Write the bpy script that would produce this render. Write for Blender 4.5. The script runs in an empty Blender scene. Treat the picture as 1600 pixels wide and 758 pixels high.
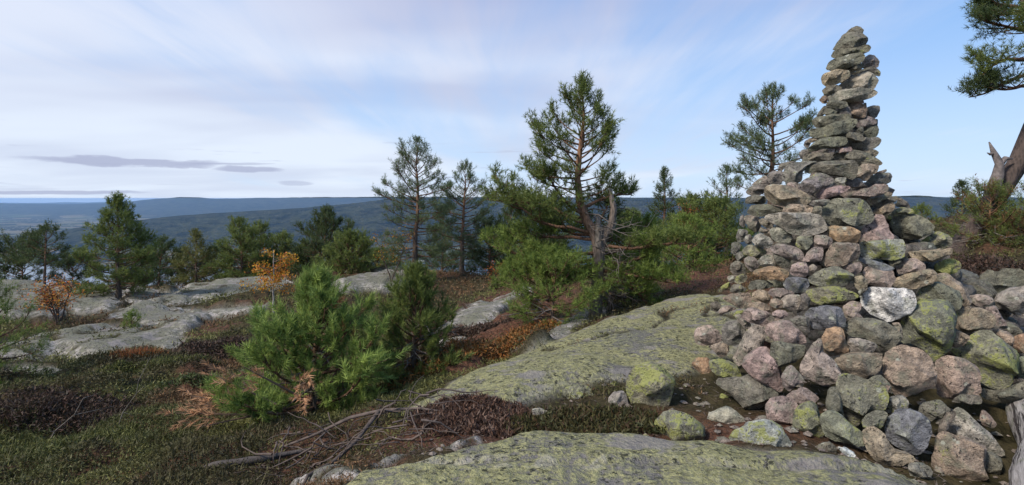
import bpy, math
import numpy as np

sc = bpy.context.scene
COL = sc.collection
R = math.radians

# ------------------------------------------------------------------ camera
cam_data = bpy.data.cameras.new("camera")
cam = bpy.data.objects.new("camera", cam_data)
COL.objects.link(cam)
cam.location = (0, 0, 1.6)
cam.rotation_euler = (R(90), 0, 0)
cam_data.sensor_width = 36
cam_data.lens = 19.64
cam_data.shift_y = -0.0431
cam_data.clip_start = 0.05
cam_data.clip_end = 90000
sc.camera = cam

# ------------------------------------------------------------------ sky
SUN_EL, SUN_AZ = 44.0, 234.0          # azimuth clockwise from +Y: to the left, a little behind the camera
world = bpy.data.worlds.new("World")
sc.world = world
world.use_nodes = True
wt = world.node_tree
wt.nodes.clear()

class NT:
    """tiny helper for building node trees"""
    def __init__(s, t): s.t = t
    def n(s, typ, **kw):
        nd = s.t.nodes.new(typ)
        for k, v in kw.items(): setattr(nd, k, v)
        return nd
    def link(s, a, b): s.t.links.new(a, b)
    def put(s, sock, v):
        if isinstance(v, bpy.types.NodeSocket): s.t.links.new(v, sock)
        else: sock.default_value = v
    def math(s, op, a, b=0.0, c=0.0, clamp=False):
        nd = s.n("ShaderNodeMath", operation=op, use_clamp=clamp)
        s.put(nd.inputs[0], a); s.put(nd.inputs[1], b); s.put(nd.inputs[2], c)
        return nd.outputs[0]
    def noise(s, vec, scale, detail=4, rough=0.55, dist=0.0, out=0):
        nd = s.n("ShaderNodeTexNoise")
        if vec is not None: s.link(vec, nd.inputs["Vector"])
        nd.inputs["Scale"].default_value = scale
        nd.inputs["Detail"].default_value = detail
        nd.inputs["Roughness"].default_value = rough
        nd.inputs["Distortion"].default_value = dist
        return nd.outputs[out]
    def voro(s, vec, scale, rnd=1.0, out="Distance"):
        nd = s.n("ShaderNodeTexVoronoi")
        s.link(vec, nd.inputs["Vector"])
        nd.inputs["Scale"].default_value = scale
        nd.inputs["Randomness"].default_value = rnd
        return nd.outputs[out]
    def step(s, v, a, b):
        nd = s.n("ShaderNodeMapRange", interpolation_type="SMOOTHSTEP")
        s.put(nd.inputs["Value"], v); s.put(nd.inputs["From Min"], a); s.put(nd.inputs["From Max"], b)
        return nd.outputs["Result"]
    def mix(s, f, a, b, mode="MIX"):
        nd = s.n("ShaderNodeMix", data_type="RGBA", blend_type=mode)
        s.put(nd.inputs[0], f)
        for sock, v in ((nd.inputs[6], a), (nd.inputs[7], b)):
            if isinstance(v, tuple) and len(v) == 3: v = v + (1,)
            s.put(sock, v)
        return nd.outputs[2]
    def mapping(s, vec, scale=(1, 1, 1), rot=(0, 0, 0), loc=(0, 0, 0)):
        nd = s.n("ShaderNodeMapping")
        s.link(vec, nd.inputs["Vector"])
        nd.inputs["Scale"].default_value = scale
        nd.inputs["Rotation"].default_value = rot
        nd.inputs["Location"].default_value = loc
        return nd.outputs[0]
    def attr(s, name, out="Fac", typ="GEOMETRY"):
        return s.n("ShaderNodeAttribute", attribute_name=name, attribute_type=typ).outputs[out]

W = NT(wt)
sky = W.n("ShaderNodeTexSky", sky_type="NISHITA")
sky.sun_disc = False
sky.sun_elevation = R(SUN_EL)
sky.sun_rotation = R(SUN_AZ)
sky.altitude = 300
sky.air_density = 1.0
sky.dust_density = 0.6
sky.ozone_density = 1.2
direction = W.n("ShaderNodeTexCoord").outputs["Generated"]
sep = W.n("ShaderNodeSeparateXYZ"); W.link(direction, sep.inputs[0])
dome = W.n("ShaderNodeCombineXYZ")                       # below the horizon the sky goes on as at the horizon
W.link(sep.outputs[0], dome.inputs[0]); W.link(sep.outputs[1], dome.inputs[1]); W.put(dome.inputs[2], W.math("MAXIMUM", sep.outputs[2], 0.012))
W.link(dome.outputs[0], sky.inputs["Vector"]) if "Vector" in sky.inputs else None
up = W.math("MAXIMUM", sep.outputs["Z"], 0.0)
den = W.math("ADD", up, 0.10)
plane = W.n("ShaderNodeCombineXYZ")
W.put(plane.inputs[0], W.math("DIVIDE", sep.outputs["X"], den))
W.put(plane.inputs[1], W.math("DIVIDE", sep.outputs["Y"], den))
pl = plane.outputs[0]
# high veil of cirrus: broad soft sheets, streaky at their edges
veil_big = W.noise(W.mapping(pl, (0.30, 0.22, 1), (0, 0, R(35)), (0.4, 2.3, 0)), 1.0, 3, 0.5, 0.6)
veil_streak = W.noise(W.mapping(pl, (1.25, 0.20, 1), (0, 0, R(10)), (1.7, 0.2, 0)), 1.0, 5, 0.6, 0.6)
fibre = W.noise(W.mapping(pl, (3.4, 0.55, 1), (0, 0, R(14)), (0.3, 1.9, 0)), 1.0, 6, 0.62, 0.9)
veil = W.math("ADD", W.math("ADD", W.math("MULTIPLY", veil_big, 0.71), W.math("MULTIPLY", veil_streak, 0.21)), W.math("MULTIPLY", fibre, 0.11))
side = W.math("MULTIPLY", sep.outputs["X"], -0.14)          # the veil thins out towards the east
veil_m = W.step(W.math("ADD", veil, side), 0.40, 0.60)
low = W.step(sep.outputs["Z"], 0.34, -0.02)                 # pale air low over the horizon
shade = W.noise(W.mapping(pl, (0.35, 0.55, 1), (0, 0, R(20)), (3.1, 0.7, 0)), 1.0, 3, 0.5, 0.3)
veil_col = W.mix(W.step(shade, 0.35, 0.65), (3.75, 3.95, 5.35), (5.7, 6.05, 7.05))
blue = W.mix(0.72, sky.outputs[0], (1.9, 3.75, 7.2))
c1 = W.mix(W.math("MULTIPLY", veil_m, 0.90), blue, veil_col)
c2 = W.mix(W.math("MULTIPLY", low, 0.48), c1, (6.2, 7.1, 7.9))
# flat grey bars of low cloud far off to the left
bars = W.noise(W.mapping(direction, (5.0, 5.0, 70.0), (0, 0, 0), (0.35, 0.0, 0.93)), 1.0, 4, 0.55, 0.3)
band = W.math("MULTIPLY", W.step(sep.outputs["Z"], 0.0, 0.02), W.step(sep.outputs["Z"], 0.12, 0.07))
bar_m = W.math("MULTIPLY", W.step(bars, 0.60, 0.70), band)
c3 = W.mix(W.math("MULTIPLY", bar_m, 0.8), c2, (3.6, 4.0, 5.2))
def bank(cx, cz, wx, wz, rag):
    """one long flat cloud: centre direction (x, z), half sizes"""
    n = W.noise(W.mapping(direction, (13, 13, 60)), 1.0, 4, 0.6)
    a = W.math("DIVIDE", W.math("SUBTRACT", sep.outputs["X"], cx), wx)
    b = W.math("DIVIDE", W.math("SUBTRACT", sep.outputs["Z"], cz), wz)
    b = W.math("SUBTRACT", b, W.math("MULTIPLY", W.math("SUBTRACT", n, 0.5), rag))
    d = W.math("ADD", W.math("MULTIPLY", a, a), W.math("MULTIPLY", b, b))
    return W.step(d, 1.15, 0.35)
m = W.math("MAXIMUM", bank(-0.56, 0.0535, 0.11, 0.0065, 3.2), bank(-0.425, 0.0475, 0.05, 0.0055, 2.6))
m = W.math("MAXIMUM", m, bank(-0.63, 0.0085, 0.09, 0.0035, 2.6))
m = W.math("MAXIMUM", m, W.math("MULTIPLY", bank(-0.36, 0.026, 0.028, 0.004, 2.6), 0.6))
c4 = W.mix(W.math("MULTIPLY", m, 0.75), c3, (2.9, 3.2, 4.5))
bg = W.n("ShaderNodeBackground")
bg.inputs["Strength"].default_value = 0.1
W.link(c4, bg.inputs["Color"])
W.link(bg.outputs[0], W.n("ShaderNodeOutputWorld").inputs["Surface"])

# ------------------------------------------------------------------ sun (veiled)
sun_data = bpy.data.lights.new("sun", "SUN")
sun_data.energy = 3.4
sun_data.angle = R(10)
sun_data.color = (1.0, 0.91, 0.80)
sun = bpy.data.objects.new("sun", sun_data)
COL.objects.link(sun)
sun.rotation_euler = (R(90 - SUN_EL), 0, R(180 - SUN_AZ))

# ------------------------------------------------------------------ exposure and sampling
sc.view_settings.view_transform = "Standard"
sc.view_settings.look = "None"
sc.view_settings.exposure = 0.48
sc.view_settings.gamma = 1.0
sc.view_settings.use_curve_mapping = False
sc.cycles.max_bounces = 5
sc.cycles.diffuse_bounces = 3
sc.cycles.glossy_bounces = 2
sc.cycles.transmission_bounces = 3
sc.cycles.volume_bounces = 1
sc.cycles.use_denoising = True
sc.cycles.use_adaptive_sampling = False

# ------------------------------------------------------------------ numeric helpers
def tps_fit(P, lam=0.02):
    n = len(P); X = P[:, :2]; v = P[:, 2]
    r2 = ((X[:, None] - X[None]) ** 2).sum(-1)
    K = 0.5 * r2 * np.log(r2 + 1e-9) + lam * np.eye(n)
    Q = np.c_[np.ones(n), X]
    A = np.block([[K, Q], [Q.T, np.zeros((3, 3))]])
    return np.linalg.solve(A, np.r_[v, 0, 0, 0])
def tps_eval(P, w, x, y):
    sh = np.shape(x); x = np.ravel(x).astype(float); y = np.ravel(y).astype(float)
    out = w[-3] + w[-2] * x + w[-1] * y
    for i in range(len(P)):
        r2 = (x - P[i, 0]) ** 2 + (y - P[i, 1]) ** 2
        out += w[i] * 0.5 * r2 * np.log(r2 + 1e-9)
    return out.reshape(sh)
GROUND_PTS = np.array([float(v) for v in """-0.699 3.05 0.035 0 3.05 0.035 0.699 3.05 0.035 1.4 3.05 0.035 2.13 3.1 0.009 -0.389 3.4 0.023 0.121 3.52 0.04 0.802 3.5 0.036 1.72 3.42 0.033 0.132 3.85 -0.032 0.871 3.8 -0.054 -0.806 4.4 -0.088 -0.385 4.2 -0.06 0 4.9 -0.028 0.641 5.6 -0.004 1.49 6.5 0.036 1.05 4.6 -0.033 2.68 7.8 0.126 1.91 5.75 0.052 1.04 7 0.012 1.27 8.5 -0.25 0 6.1 -0.161 -0.584 5.1 -0.123 -0.802 7 -0.565 -0.544 9.5 -0.685 -1.83 16 -1.33 0 13 -0.783 0.916 16 -0.783 4.17 14 -0.324 5.68 16 -0.416 7.73 9 0.672 5.43 6 0.5 6.01 7.5 0.569 -1.43 5.2 -0.425 -1.38 4.3 -0.272 -1.48 3.8 -0.293 -1.96 3.8 -0.272 -2.58 4.1 -0.419 -3.53 4.4 -0.567 -4.03 4.4 -0.658 -4.3 7.5 -0.891 -5.96 8 -1.06 -7.79 8.5 -1.22 -8.02 10 -1.26 -5.65 10.5 -1.05 -4.66 11 -0.92 -7.56 12 -1.29 -10 12.5 -1.41 -12.8 16 -1.52 -17.9 20 -1.61 -17.6 22 -1.93 -11.7 17 -1.52 -11.3 21 -1.77 -8.25 20 -1.38 -5.5 20 -1.15 -5.04 22 -1.3 -2.4 17.5 -1.31 -10.7 8.5 -1.22 -20.2 16 -1.52 -5.8 4.6 -0.761 18.6 25 0.455 10.3 9 0.466 0 0 0 0 -6 0 6 -6 0.2 -6 -6 -0.3 -3 1 -0.5 3 1 0.05 3.5 5.5 0.05 3.2 3.7 -0.1 2.7 3.1 -0.12 3.6 3.2 -0.16 4.6 4.2 -0.02 6 8 0.6 9 4 0.7 -8 0 -1 15 0 0.8 15 -15 0 -15 -15 -1.5 -22 40 -12 -40 26 -10 0 42 -9 -10 30 -5.2 -22 27 -4.6 4 28 -3.5 12 40 -7 25 34 -3 -15 60 -30 0 64 -26 20 64 -22 45 50 -15 -50 45 -30 -60 10 -14 60 10 -8 0 -60 -14 -50 -40 -14 50 -40 -10""".split()]).reshape(-1, 3)
ZONES = """F -0.86,3.14 -0.59,3.21 -0.31,3.42 0.12,3.61 0.82,3.57 1.74,3.45 2.04,3.36 2.38,3.25 2.45,3.24 1.75,3.05 0.00,3.05
G -0.92,4.46 -0.60,5.26 0.00,6.10 1.04,6.97 2.42,8.47 3.02,8.24 3.39,7.58 3.05,6.65 2.19,5.46 1.44,4.84 1.12,4.89 0.54,4.72 0.15,4.42 -0.19,4.18 -0.48,4.21
H -21.08,23.00 -20.21,23.00 -15.96,19.40 -14.33,19.40 -12.11,17.05 -10.86,14.91 -11.69,14.62 -11.73,13.86 -12.29,13.84 -13.05,14.24 -15.69,13.70 -28.98,23.00
H -14.01,20.25 -12.61,19.28 -9.47,16.90 -9.25,16.24 -9.73,15.79 -11.10,16.27
H -11.26,18.83 -12.67,23.00 -10.54,23.00 -7.23,18.78 -7.86,17.36 -9.15,17.00 -9.90,17.26
H -10.01,14.28 -10.00,15.29 -9.21,14.95 -7.43,13.38 -7.74,12.95 -8.49,13.16 -9.44,13.64
H -8.99,15.26 -6.76,14.75 -6.09,13.30 -7.28,13.66 -8.20,14.41
H -10.37,11.32 -10.61,12.21 -10.05,12.57 -8.52,12.48 -7.60,12.91 -7.34,12.67 -6.84,11.27 -6.22,10.10 -6.56,10.32 -6.82,9.86 -7.02,9.76 -7.73,10.20 -9.45,11.49 -8.64,10.10 -9.21,10.05 -10.49,10.17 -12.81,11.18
H -8.50,9.42 -7.66,9.31 -7.19,8.64 -7.85,8.79
H -5.62,17.83 -5.32,19.84 -4.44,21.42 -3.51,20.13 -3.38,18.42 -3.99,17.31 -4.69,17.49 -4.97,16.83
M -1.18,9.36 -0.86,11.27 -0.54,12.65 0.19,14.73 0.31,13.66 -0.22,12.91 -0.59,10.23 -0.75,9.80 -0.87,9.00 -1.14,8.06 -1.25,7.99
M -1.23,8.12 -0.66,8.64 -0.12,9.63 0.02,9.76 -0.15,8.84 -0.54,8.73 -1.03,8.18
M 0.17,7.40 1.34,9.80 1.23,8.75 0.43,6.90 0.22,6.92
R 0.20,8.93 0.72,9.94 1.55,10.22 1.41,9.31 0.62,8.63 0.23,7.18
R 2.82,10.26 4.63,15.56 6.58,17.41 3.84,9.59 2.96,8.62
R -1.21,15.06 0.00,15.70 0.52,15.06 -0.29,12.74
R -1.31,7.12 -1.36,10.79 -0.68,14.93 1.53,13.38 1.43,9.25 0.16,6.96 -0.62,5.38
L -0.90,3.44 -0.64,3.72 -0.60,3.63 -0.78,3.42
L -0.44,3.60 -0.24,3.82 -0.21,3.68 -0.32,3.48
L -1.49,3.61 -1.18,3.68 -0.79,3.47 -0.87,3.15"""
CAIRN_STONES = """k||3.223 5.256 3.168 -0.550|-94,-29 -47,18 8,43 44,35 69,5 58,-31 8,-21 -47,-20
k||3.176 5.232 3.063 -0.546|-144,-44 -112,2 -56,74 -1,85 81,64 130,20 116,-20 81,-58 -1,-64 -102,-59
k||3.157 5.215 2.970 -0.544|-148,-18 -123,22 -67,33 42,26 123,43 155,20 145,-15 60,-30 -67,-45 -132,-36
k||3.106 5.197 2.868 -0.539|-155,-49 -134,2 -69,42 40,54 112,57 140,26 121,-24 40,-46 -106,-64
p||3.398 5.298 2.893 -0.570|-69,-11 -46,40 -9,67 36,50 70,-3 63,-50 9,-54 -55,-40
k||3.191 5.193 2.809 -0.551|-99,-3 -35,21 55,31 73,3 37,-24 -35,-29
k||3.345 5.249 2.782 -0.567|-137,4 -63,27 27,48 63,22 92,-8 85,-44 45,-29 -18,-5 -100,-17
b||3.004 5.194 2.722 -0.524|-107,15 -83,45 9,66 109,49 119,6 91,-22 18,-51 -65,-69 -97,-39
l||3.227 5.185 2.676 -0.557|-180,-18 -106,27 -33,62 48,84 92,63 137,16 123,-50 83,-75 -33,-57 -143,-52
k||2.972 5.185 2.609 -0.520|-79,0 -41,34 32,35 73,12 68,-14 5,-24 -60,-44
l||3.112 5.143 2.550 -0.544|-194,5 -157,39 -74,52 43,50 166,33 208,0 149,-38 79,-54 -65,-52 -175,-34
b||2.915 5.218 2.525 -0.509|-39,-4 -18,26 15,34 30,11 24,-31 -13,-36
k||2.987 5.140 2.458 -0.526|-86,-3 -68,29 5,33 77,14 86,-17 32,-34 -49,-22
k||2.888 5.206 2.403 -0.506|-42,-42 -33,-6 14,49 42,42 23,-10 -5,-34
k||2.925 5.161 2.403 -0.516|-59,0 -31,35 33,35 69,1 51,-27 -13,-27 -50,-17
g||3.041 5.114 2.384 -0.536|-54,22 36,51 54,-8 54,-34 -27,-22 -63,-9
b||3.173 5.135 2.412 -0.553|-67,-2 -49,55 -4,69 49,46 76,2 63,-64 -13,-61 -58,-45
p||3.197 5.152 2.492 -0.555|-60,-5 -24,23 29,18 43,-15 12,-20
k||3.276 5.180 2.465 -0.564|-15,17 8,20 12,-22 -6,-15
g||3.375 5.228 2.409 -0.573|-57,-6 -46,36 -1,51 48,47 60,11 35,-40 4,-59 -46,-39
k||2.935 5.127 2.321 -0.520|-156,5 -121,34 8,46 124,39 144,20 133,-5 44,-30 -56,-51 -130,-60
g||3.232 5.136 2.304 -0.562|-71,-19 -99,30 -45,47 44,40 88,16 97,-21 27,-47 -45,-47
k||3.412 5.235 2.318 -0.578|-19,24 12,22 12,-26 -6,-20
k||2.954 5.094 2.242 -0.526|-205,3 -117,8 -8,38 99,67 152,58 156,32 117,-22 46,-54 -62,-68 -196,-66
k||3.295 5.144 2.210 -0.570|-54,-20 -67,33 -23,51 48,67 65,14 57,-32 4,-61 -32,-53
k||3.071 5.064 2.157 -0.545|-124,6 -70,29 1,42 71,21 106,-17 89,-42 1,-27 -79,-12
g||3.179 5.099 2.213 -0.557|-37,1 -1,35 25,18 23,-34 -10,-21
b||2.804 5.189 2.145 -0.495|-51,-9 -32,16 61,17 43,2 -22,-26
g||2.778 5.252 2.119 -0.487|-32,-16 -18,21 20,35 29,3 1,-44
k||2.875 5.081 2.093 -0.515|-155,-43 -127,9 -53,47 64,56 126,48 143,21 126,-9 55,-31 -53,-47 -136,-54
g||3.222 5.090 2.101 -0.564|-159,-17 -114,23 -7,38 88,48 121,21 97,-19 45,-48 -78,-47
g||2.750 5.237 2.024 -0.483|-51,-6 -28,30 38,33 57,11 10,-19 -28,-48
p||2.834 5.085 2.030 -0.508|-94,-8 -62,17 20,29 92,21 83,-10 20,-23 -62,-27
p||2.992 5.033 2.036 -0.536|-62,-14 -54,22 52,24 63,-9 0,-22
k||3.230 5.075 2.015 -0.567|-120,14 -93,44 47,27 82,4 64,-26 39,-45 -23,-17
k||2.788 5.107 1.968 -0.500|-117,-17 -103,25 -1,42 81,39 130,6 99,-18 -1,-36 -93,-42
k||3.111 5.027 1.957 -0.554|-214,-2 -168,49 -97,68 0,52 87,28 146,-10 178,-46 138,-60 18,-51 -106,-24
k||2.829 4.917 1.849 -0.522|-219,16 -165,55 -6,70 157,70 175,35 157,-43 132,-73 63,-51 -23,-40 -111,-12 -183,-26
g||2.570 5.027 1.842 -0.473|-123,-52 -100,31 -49,71 60,83 150,70 78,47 42,-3 33,-75 -12,-90 -86,-83
p||2.628 5.391 1.913 -0.454|-56,-50 -46,5 -7,31 101,39 23,14 -16,-40
g||2.418 5.126 1.789 -0.441|-68,-12 -57,24 -9,49 57,53 66,-9 38,-50 -28,-55
p||2.383 5.342 1.760 -0.420|-84,-30 -44,8 36,56 65,12 60,-21 -34,-25
g||2.334 5.307 1.683 -0.414|-103,-20 -63,29 37,55 96,51 66,-15 37,-48 -73,-53
p||2.468 4.915 1.711 -0.465|-57,-7 -39,28 28,30 48,2 37,-28 -17,-25
b||2.400 4.875 1.617 -0.458|-177,27 -164,77 -109,102 -1,86 105,50 158,16 179,-23 149,-68 70,-71 -1,-85 -82,-74 -145,-34
g||2.630 4.830 1.720 -0.499|-138,-17 -85,42 3,99 71,83 143,38 122,4 54,-19 -15,-78 -54,-97 -111,-57
p||2.748 4.781 1.660 -0.522|-132,-27 -72,31 30,50 122,39 105,6 30,-28 -89,-72
k||2.266 5.188 1.588 -0.412|-96,-37 -86,16 -37,42 69,37 88,-16 60,-42
k||2.260 4.986 1.491 -0.426|-154,-22 -111,50 10,56 120,31 152,11 84,-24 -17,-56 -92,-47
b||2.444 4.744 1.508 -0.476|-142,-32 -71,42 24,37 96,18 83,-30 6,-35
k||2.565 4.694 1.495 -0.500|-47,-26 -22,36 28,41 37,-16 3,-35
l||2.418 4.715 1.389 -0.474|-255,46 -228,71 -105,80 50,80 167,72 184,34 205,-22 200,-60 101,-91 33,-98 -53,-86 -122,-30 -211,8
g||2.600 4.723 1.562 -0.503|-77,-17 -47,22 29,31 79,22 37,-31 -22,-27
p||2.217 5.141 1.374 -0.407|-78,50 -39,76 57,41 71,-32 28,-90 -39,-45
g||2.233 5.413 1.377 -0.391|-30,-28 -19,49 11,66 26,-27 11,-60
k||2.250 4.961 1.374 -0.426|-56,36 -18,52 64,-7 46,-43 0,-34 -37,-4
p||2.239 4.962 1.312 -0.424|-45,-14 -27,32 38,8 33,-27
l||2.303 4.785 1.289 -0.448|-90,29 -52,65 1,76 71,19 89,-19 71,-68 -25,-67 -69,-34
m||2.415 4.623 1.238 -0.481|-59,-27 -51,39 -26,50 58,52 62,6 33,-61 -17,-59
p||2.540 4.571 1.245 -0.507|-73,-40 -56,49 14,56 70,30 62,-44 -19,-52
b||3.144 4.970 1.834 -0.564|-76,14 -29,59 31,62 95,45 82,0 40,-29 6,-69 -63,-57 -89,-26
g||3.343 5.073 1.837 -0.583|-46,-5 -3,10 45,24 47,5 -3,-14 -42,-20
g||3.333 5.048 1.774 -0.584|-113,-35 -86,27 0,45 68,49 84,23 68,-18 17,-39 -43,-52
g||2.998 4.868 1.727 -0.552|-87,7 -27,58 32,45 66,-5 83,-35 -10,-44 -61,-24
l||2.840 4.839 1.750 -0.531|-42,-8 -25,27 49,32 34,-19 -17,-33
p||3.093 4.885 1.661 -0.565|-200,-27 -169,-2 -82,21 28,32 61,61 151,62 161,21 143,-9 69,-38 -31,-67 -151,-57
b||3.242 4.945 1.606 -0.580|-139,-18 -74,8 28,23 70,52 103,37 94,12 -6,-43 -82,-74
k||3.331 4.987 1.568 -0.589|-143,-38 -40,14 78,55 95,25 62,-6 -57,-52
b||3.273 4.907 1.502 -0.588|-99,-31 -53,15 47,61 72,41 68,1 14,-44 -53,-45
g||3.631 5.212 1.557 -0.609|-46,46 -7,46 45,4 71,-49 11,-47 -51,-23 -24,25
y||3.477 5.006 1.464 -0.607|-91,-36 -48,17 3,48 77,44 114,4 44,8 -31,-29 -73,-56
m||3.553 4.962 1.357 -0.621|-170,19 -119,72 -52,108 30,100 111,56 159,-2 143,-53 47,-111 -44,-115 -119,-72
m||2.828 4.703 1.487 -0.541|-184,28 -159,77 -74,106 49,106 106,87 154,31 176,-44 154,-82 49,-113 -116,-117 -176,-79
p||3.059 4.676 1.325 -0.579|-129,-61 -104,27 -39,77 -15,135 40,131 72,60 80,4 111,-33 111,-89 -15,-142 -121,-109
o||2.748 4.593 1.305 -0.539|-135,50 -102,65 43,64 99,20 93,-21 73,-59 34,-70 -112,-48
y||3.763 4.978 1.213 -0.647|-102,-15 -60,38 21,92 85,74 128,26 117,-25 13,-80 -77,-65 -135,-48
b||3.589 4.781 1.118 -0.644|-158,24 -38,21 32,30 131,69 139,22 78,-20 1,-60 -62,-54 -134,-34
y||3.750 4.797 1.019 -0.664|-94,6 -40,49 15,70 68,51 82,9 53,-52 -1,-71 -86,-63
b||2.646 4.486 1.146 -0.533|-115,-84 -105,9 -61,94 19,97 119,97 127,21 96,-44 3,-86 -93,-106
Y||3.034 4.572 1.185 -0.586|-163,44 -69,62 48,81 124,82 148,39 139,-53 71,-80 -14,-76 -141,-69 -161,-32
s||2.916 4.468 1.072 -0.578|-131,46 -80,53 -18,29 58,11 117,-16 103,-35 43,-53 -18,-35 -80,3
p||2.702 4.427 1.047 -0.548|-71,-3 -36,36 33,49 64,33 49,-22 3,-61 -44,-33
m||2.517 4.402 0.973 -0.519|-181,-33 -85,55 17,91 71,74 117,37 148,17 102,-48 32,-76 -85,-71 -149,-49
b||2.726 4.366 0.945 -0.558|-42,-26 -42,46 4,58 49,8 41,-28 -11,-59
p||2.893 4.411 0.986 -0.581|-107,30 -76,77 -15,50 59,42 89,53 107,-8 74,-91 15,-78 -61,-67 -92,-6
p||3.234 4.550 1.046 -0.618|-99,8 -38,59 46,74 105,22 101,-24 23,-48 -68,-64 -76,-28
b||3.237 4.485 0.949 -0.625|-154,-69 -123,-1 -62,41 56,78 100,81 136,39 114,-17 12,-71 -93,-86
k||3.131 4.538 1.086 -0.604|-67,0 10,33 74,46 25,-3 -6,-33 -36,-44
y||2.484 4.322 0.846 -0.522|-182,33 -95,49 59,57 148,34 167,10 133,-15 6,-57 -95,-76 -158,-37
w||2.887 4.287 0.807 -0.593|-175,-12 -160,43 -130,90 -77,112 25,104 96,115 152,90 173,40 170,-11 138,-66 82,-107 10,-150 -48,-131 -122,-78 -167,-38
k||2.712 4.323 0.880 -0.560|-30,3 7,32 37,35 0,-21 -15,-49
s||2.375 4.228 0.691 -0.512|-135,20 -104,67 3,94 92,94 128,21 125,-39 84,-65 -5,-79 -88,-84 -112,-30
p||2.573 4.230 0.750 -0.546|-63,19 -4,69 62,66 55,6 -4,-69 -48,-92
p||2.600 4.203 0.718 -0.554|-37,-1 -12,28 17,10 36,-18 -4,-18
k||2.652 4.115 0.612 -0.572|-179,9 -153,59 -109,94 -52,88 40,91 116,58 167,24 150,-53 120,-111 61,-98 5,-64 -52,-47 -138,-46
p||2.866 4.136 0.616 -0.606|-49,54 0,62 21,21 21,-55 0,-75 7,-6
l||2.530 4.046 0.532 -0.559|-88,4 -70,44 -13,52 63,37 94,9 70,-31 1,-56 -63,-59
o||2.361 4.095 0.545 -0.523|-106,-66 -87,4 -50,81 1,106 51,101 69,24 95,-55 58,-81 -36,-115
p||2.230 4.031 0.423 -0.505|-135,-89 -113,15 -54,114 -4,174 11,138 -18,85 46,37 75,16 117,-59 103,-118 25,-167 -62,-144
b||2.460 3.950 0.427 -0.557|-172,7 -87,48 23,77 127,96 131,45 117,-44 23,-108 -53,-80 -123,-43
m||2.354 3.756 0.255 -0.560|-143,41 -136,139 -69,147 9,122 93,121 130,82 143,25 124,-54 61,-75 9,-123 -30,-201 -102,-146 -109,-78
k||2.540 3.842 0.334 -0.584|-76,3 -36,42 -3,52 43,9 56,-28 30,-60 -16,-17
d||2.811 3.932 0.395 -0.621|-169,26 -135,113 -75,171 24,166 88,133 120,75 145,-15 138,-71 82,-122 -15,-165 -81,-195 -142,-117
m||3.142 4.195 0.624 -0.643|-133,104 -70,186 6,194 94,170 134,150 139,75 130,-44 114,-164 27,-251 -28,-170 -91,-129 -176,-133 -169,8
m||3.388 4.429 0.806 -0.653|-153,-18 -123,68 -35,122 43,93 107,46 141,-22 127,-68 79,-87 22,-53 -86,-38 -138,-40
b||3.617 4.578 0.850 -0.669|-121,47 -106,115 -39,130 13,79 64,0 110,-106 71,-138 49,-104 5,-34 -53,16
p||3.865 4.608 0.756 -0.698|-80,26 -22,47 50,45 85,7 50,-25 7,-47 -29,-44 -65,-10
k||4.474 5.136 0.824 -0.717|-152,-79 -136,51 -71,115 -7,84 24,118 171,140 193,-1 87,-74 24,-102 -39,-140 -111,-117
l||4.342 4.841 0.700 -0.731|-127,-25 -93,50 -11,99 70,147 133,144 133,-147 26,-124 -41,-73 -101,-71
b||3.596 4.356 0.643 -0.690|-117,-41 -112,59 -59,93 37,105 104,70 137,22 111,-43 24,-69 -38,-114 -101,-84
p||3.889 4.491 0.645 -0.714|-101,58 -2,89 39,-15 73,-56 5,-70 -16,-5
b||3.352 4.187 0.543 -0.675|-46,-48 -36,48 -2,62 67,30 38,-26 -22,-66
y||3.531 4.122 0.397 -0.708|-230,23 -142,116 -63,210 1,229 52,165 96,98 139,89 139,-9 126,-94 102,-165 52,-201 1,-204 -63,-168 -83,-70 -156,-15
b||3.827 4.341 0.514 -0.722|-94,49 -40,67 26,50 59,12 46,-52 26,-95 -27,-29
d||3.156 3.939 0.323 -0.675|-135,92 -74,152 9,142 70,106 104,49 107,-29 113,-75 70,-116 -29,-147 -119,-142 -132,-31
k||3.979 4.442 0.548 -0.730|-89,10 -7,50 54,14 60,-20 13,-55 -34,1
m||3.843 4.199 0.337 -0.741|-54,-46 -41,61 4,86 47,78 47,-92 -3,-86
o||3.984 4.368 0.464 -0.739|-40,38 7,72 59,81 59,-78 -26,-76 -60,-37
k||3.516 3.977 0.220 -0.724|-132,0 -82,-5 -2,5 88,97 135,107 135,-51 -32,-84 -126,-73
g||2.203 5.364 1.243 -0.390|-48,-17 -33,49 28,62 58,19 28,-48 -33,-66
g||2.179 5.148 1.223 -0.400|-38,-3 -23,34 15,46 35,10 25,-43 -14,-44
l||2.207 4.932 1.225 -0.421|-79,0 -59,51 -12,68 61,34 97,-9 61,-61 -12,-53 -59,-30
g||2.153 5.383 1.125 -0.380|-41,-33 -31,45 0,57 51,36 31,-30 -10,-75
y||2.154 4.975 1.123 -0.409|-96,6 -68,48 -21,65 63,37 109,4 81,-33 35,-55 -30,-42 -77,-29
p||2.300 4.661 1.153 -0.458|-130,27 -94,70 1,61 85,31 121,-5 111,-71 35,-66 -33,-36 -102,-10
g||2.119 5.200 1.054 -0.387|-38,-8 -26,35 23,53 43,-4 13,-37 -16,-39
l||2.183 4.775 1.062 -0.429|-72,-2 -36,49 26,63 52,14 65,-34 17,-51 -54,-40
k||2.251 4.662 1.078 -0.450|-66,48 -14,55 46,25 75,-26 46,-56 -31,-51 -57,5
p||2.451 4.530 1.141 -0.496|-87,-54 -50,13 -17,56 55,64 63,18 51,-38 -17,-60
l||2.121 4.945 1.025 -0.405|-62,27 -29,59 26,51 54,12 59,-38 -1,-76 -48,-33
k||2.081 5.158 0.950 -0.383|-66,-17 -51,47 -7,78 51,41 76,-31 32,-60 -36,-58
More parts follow.
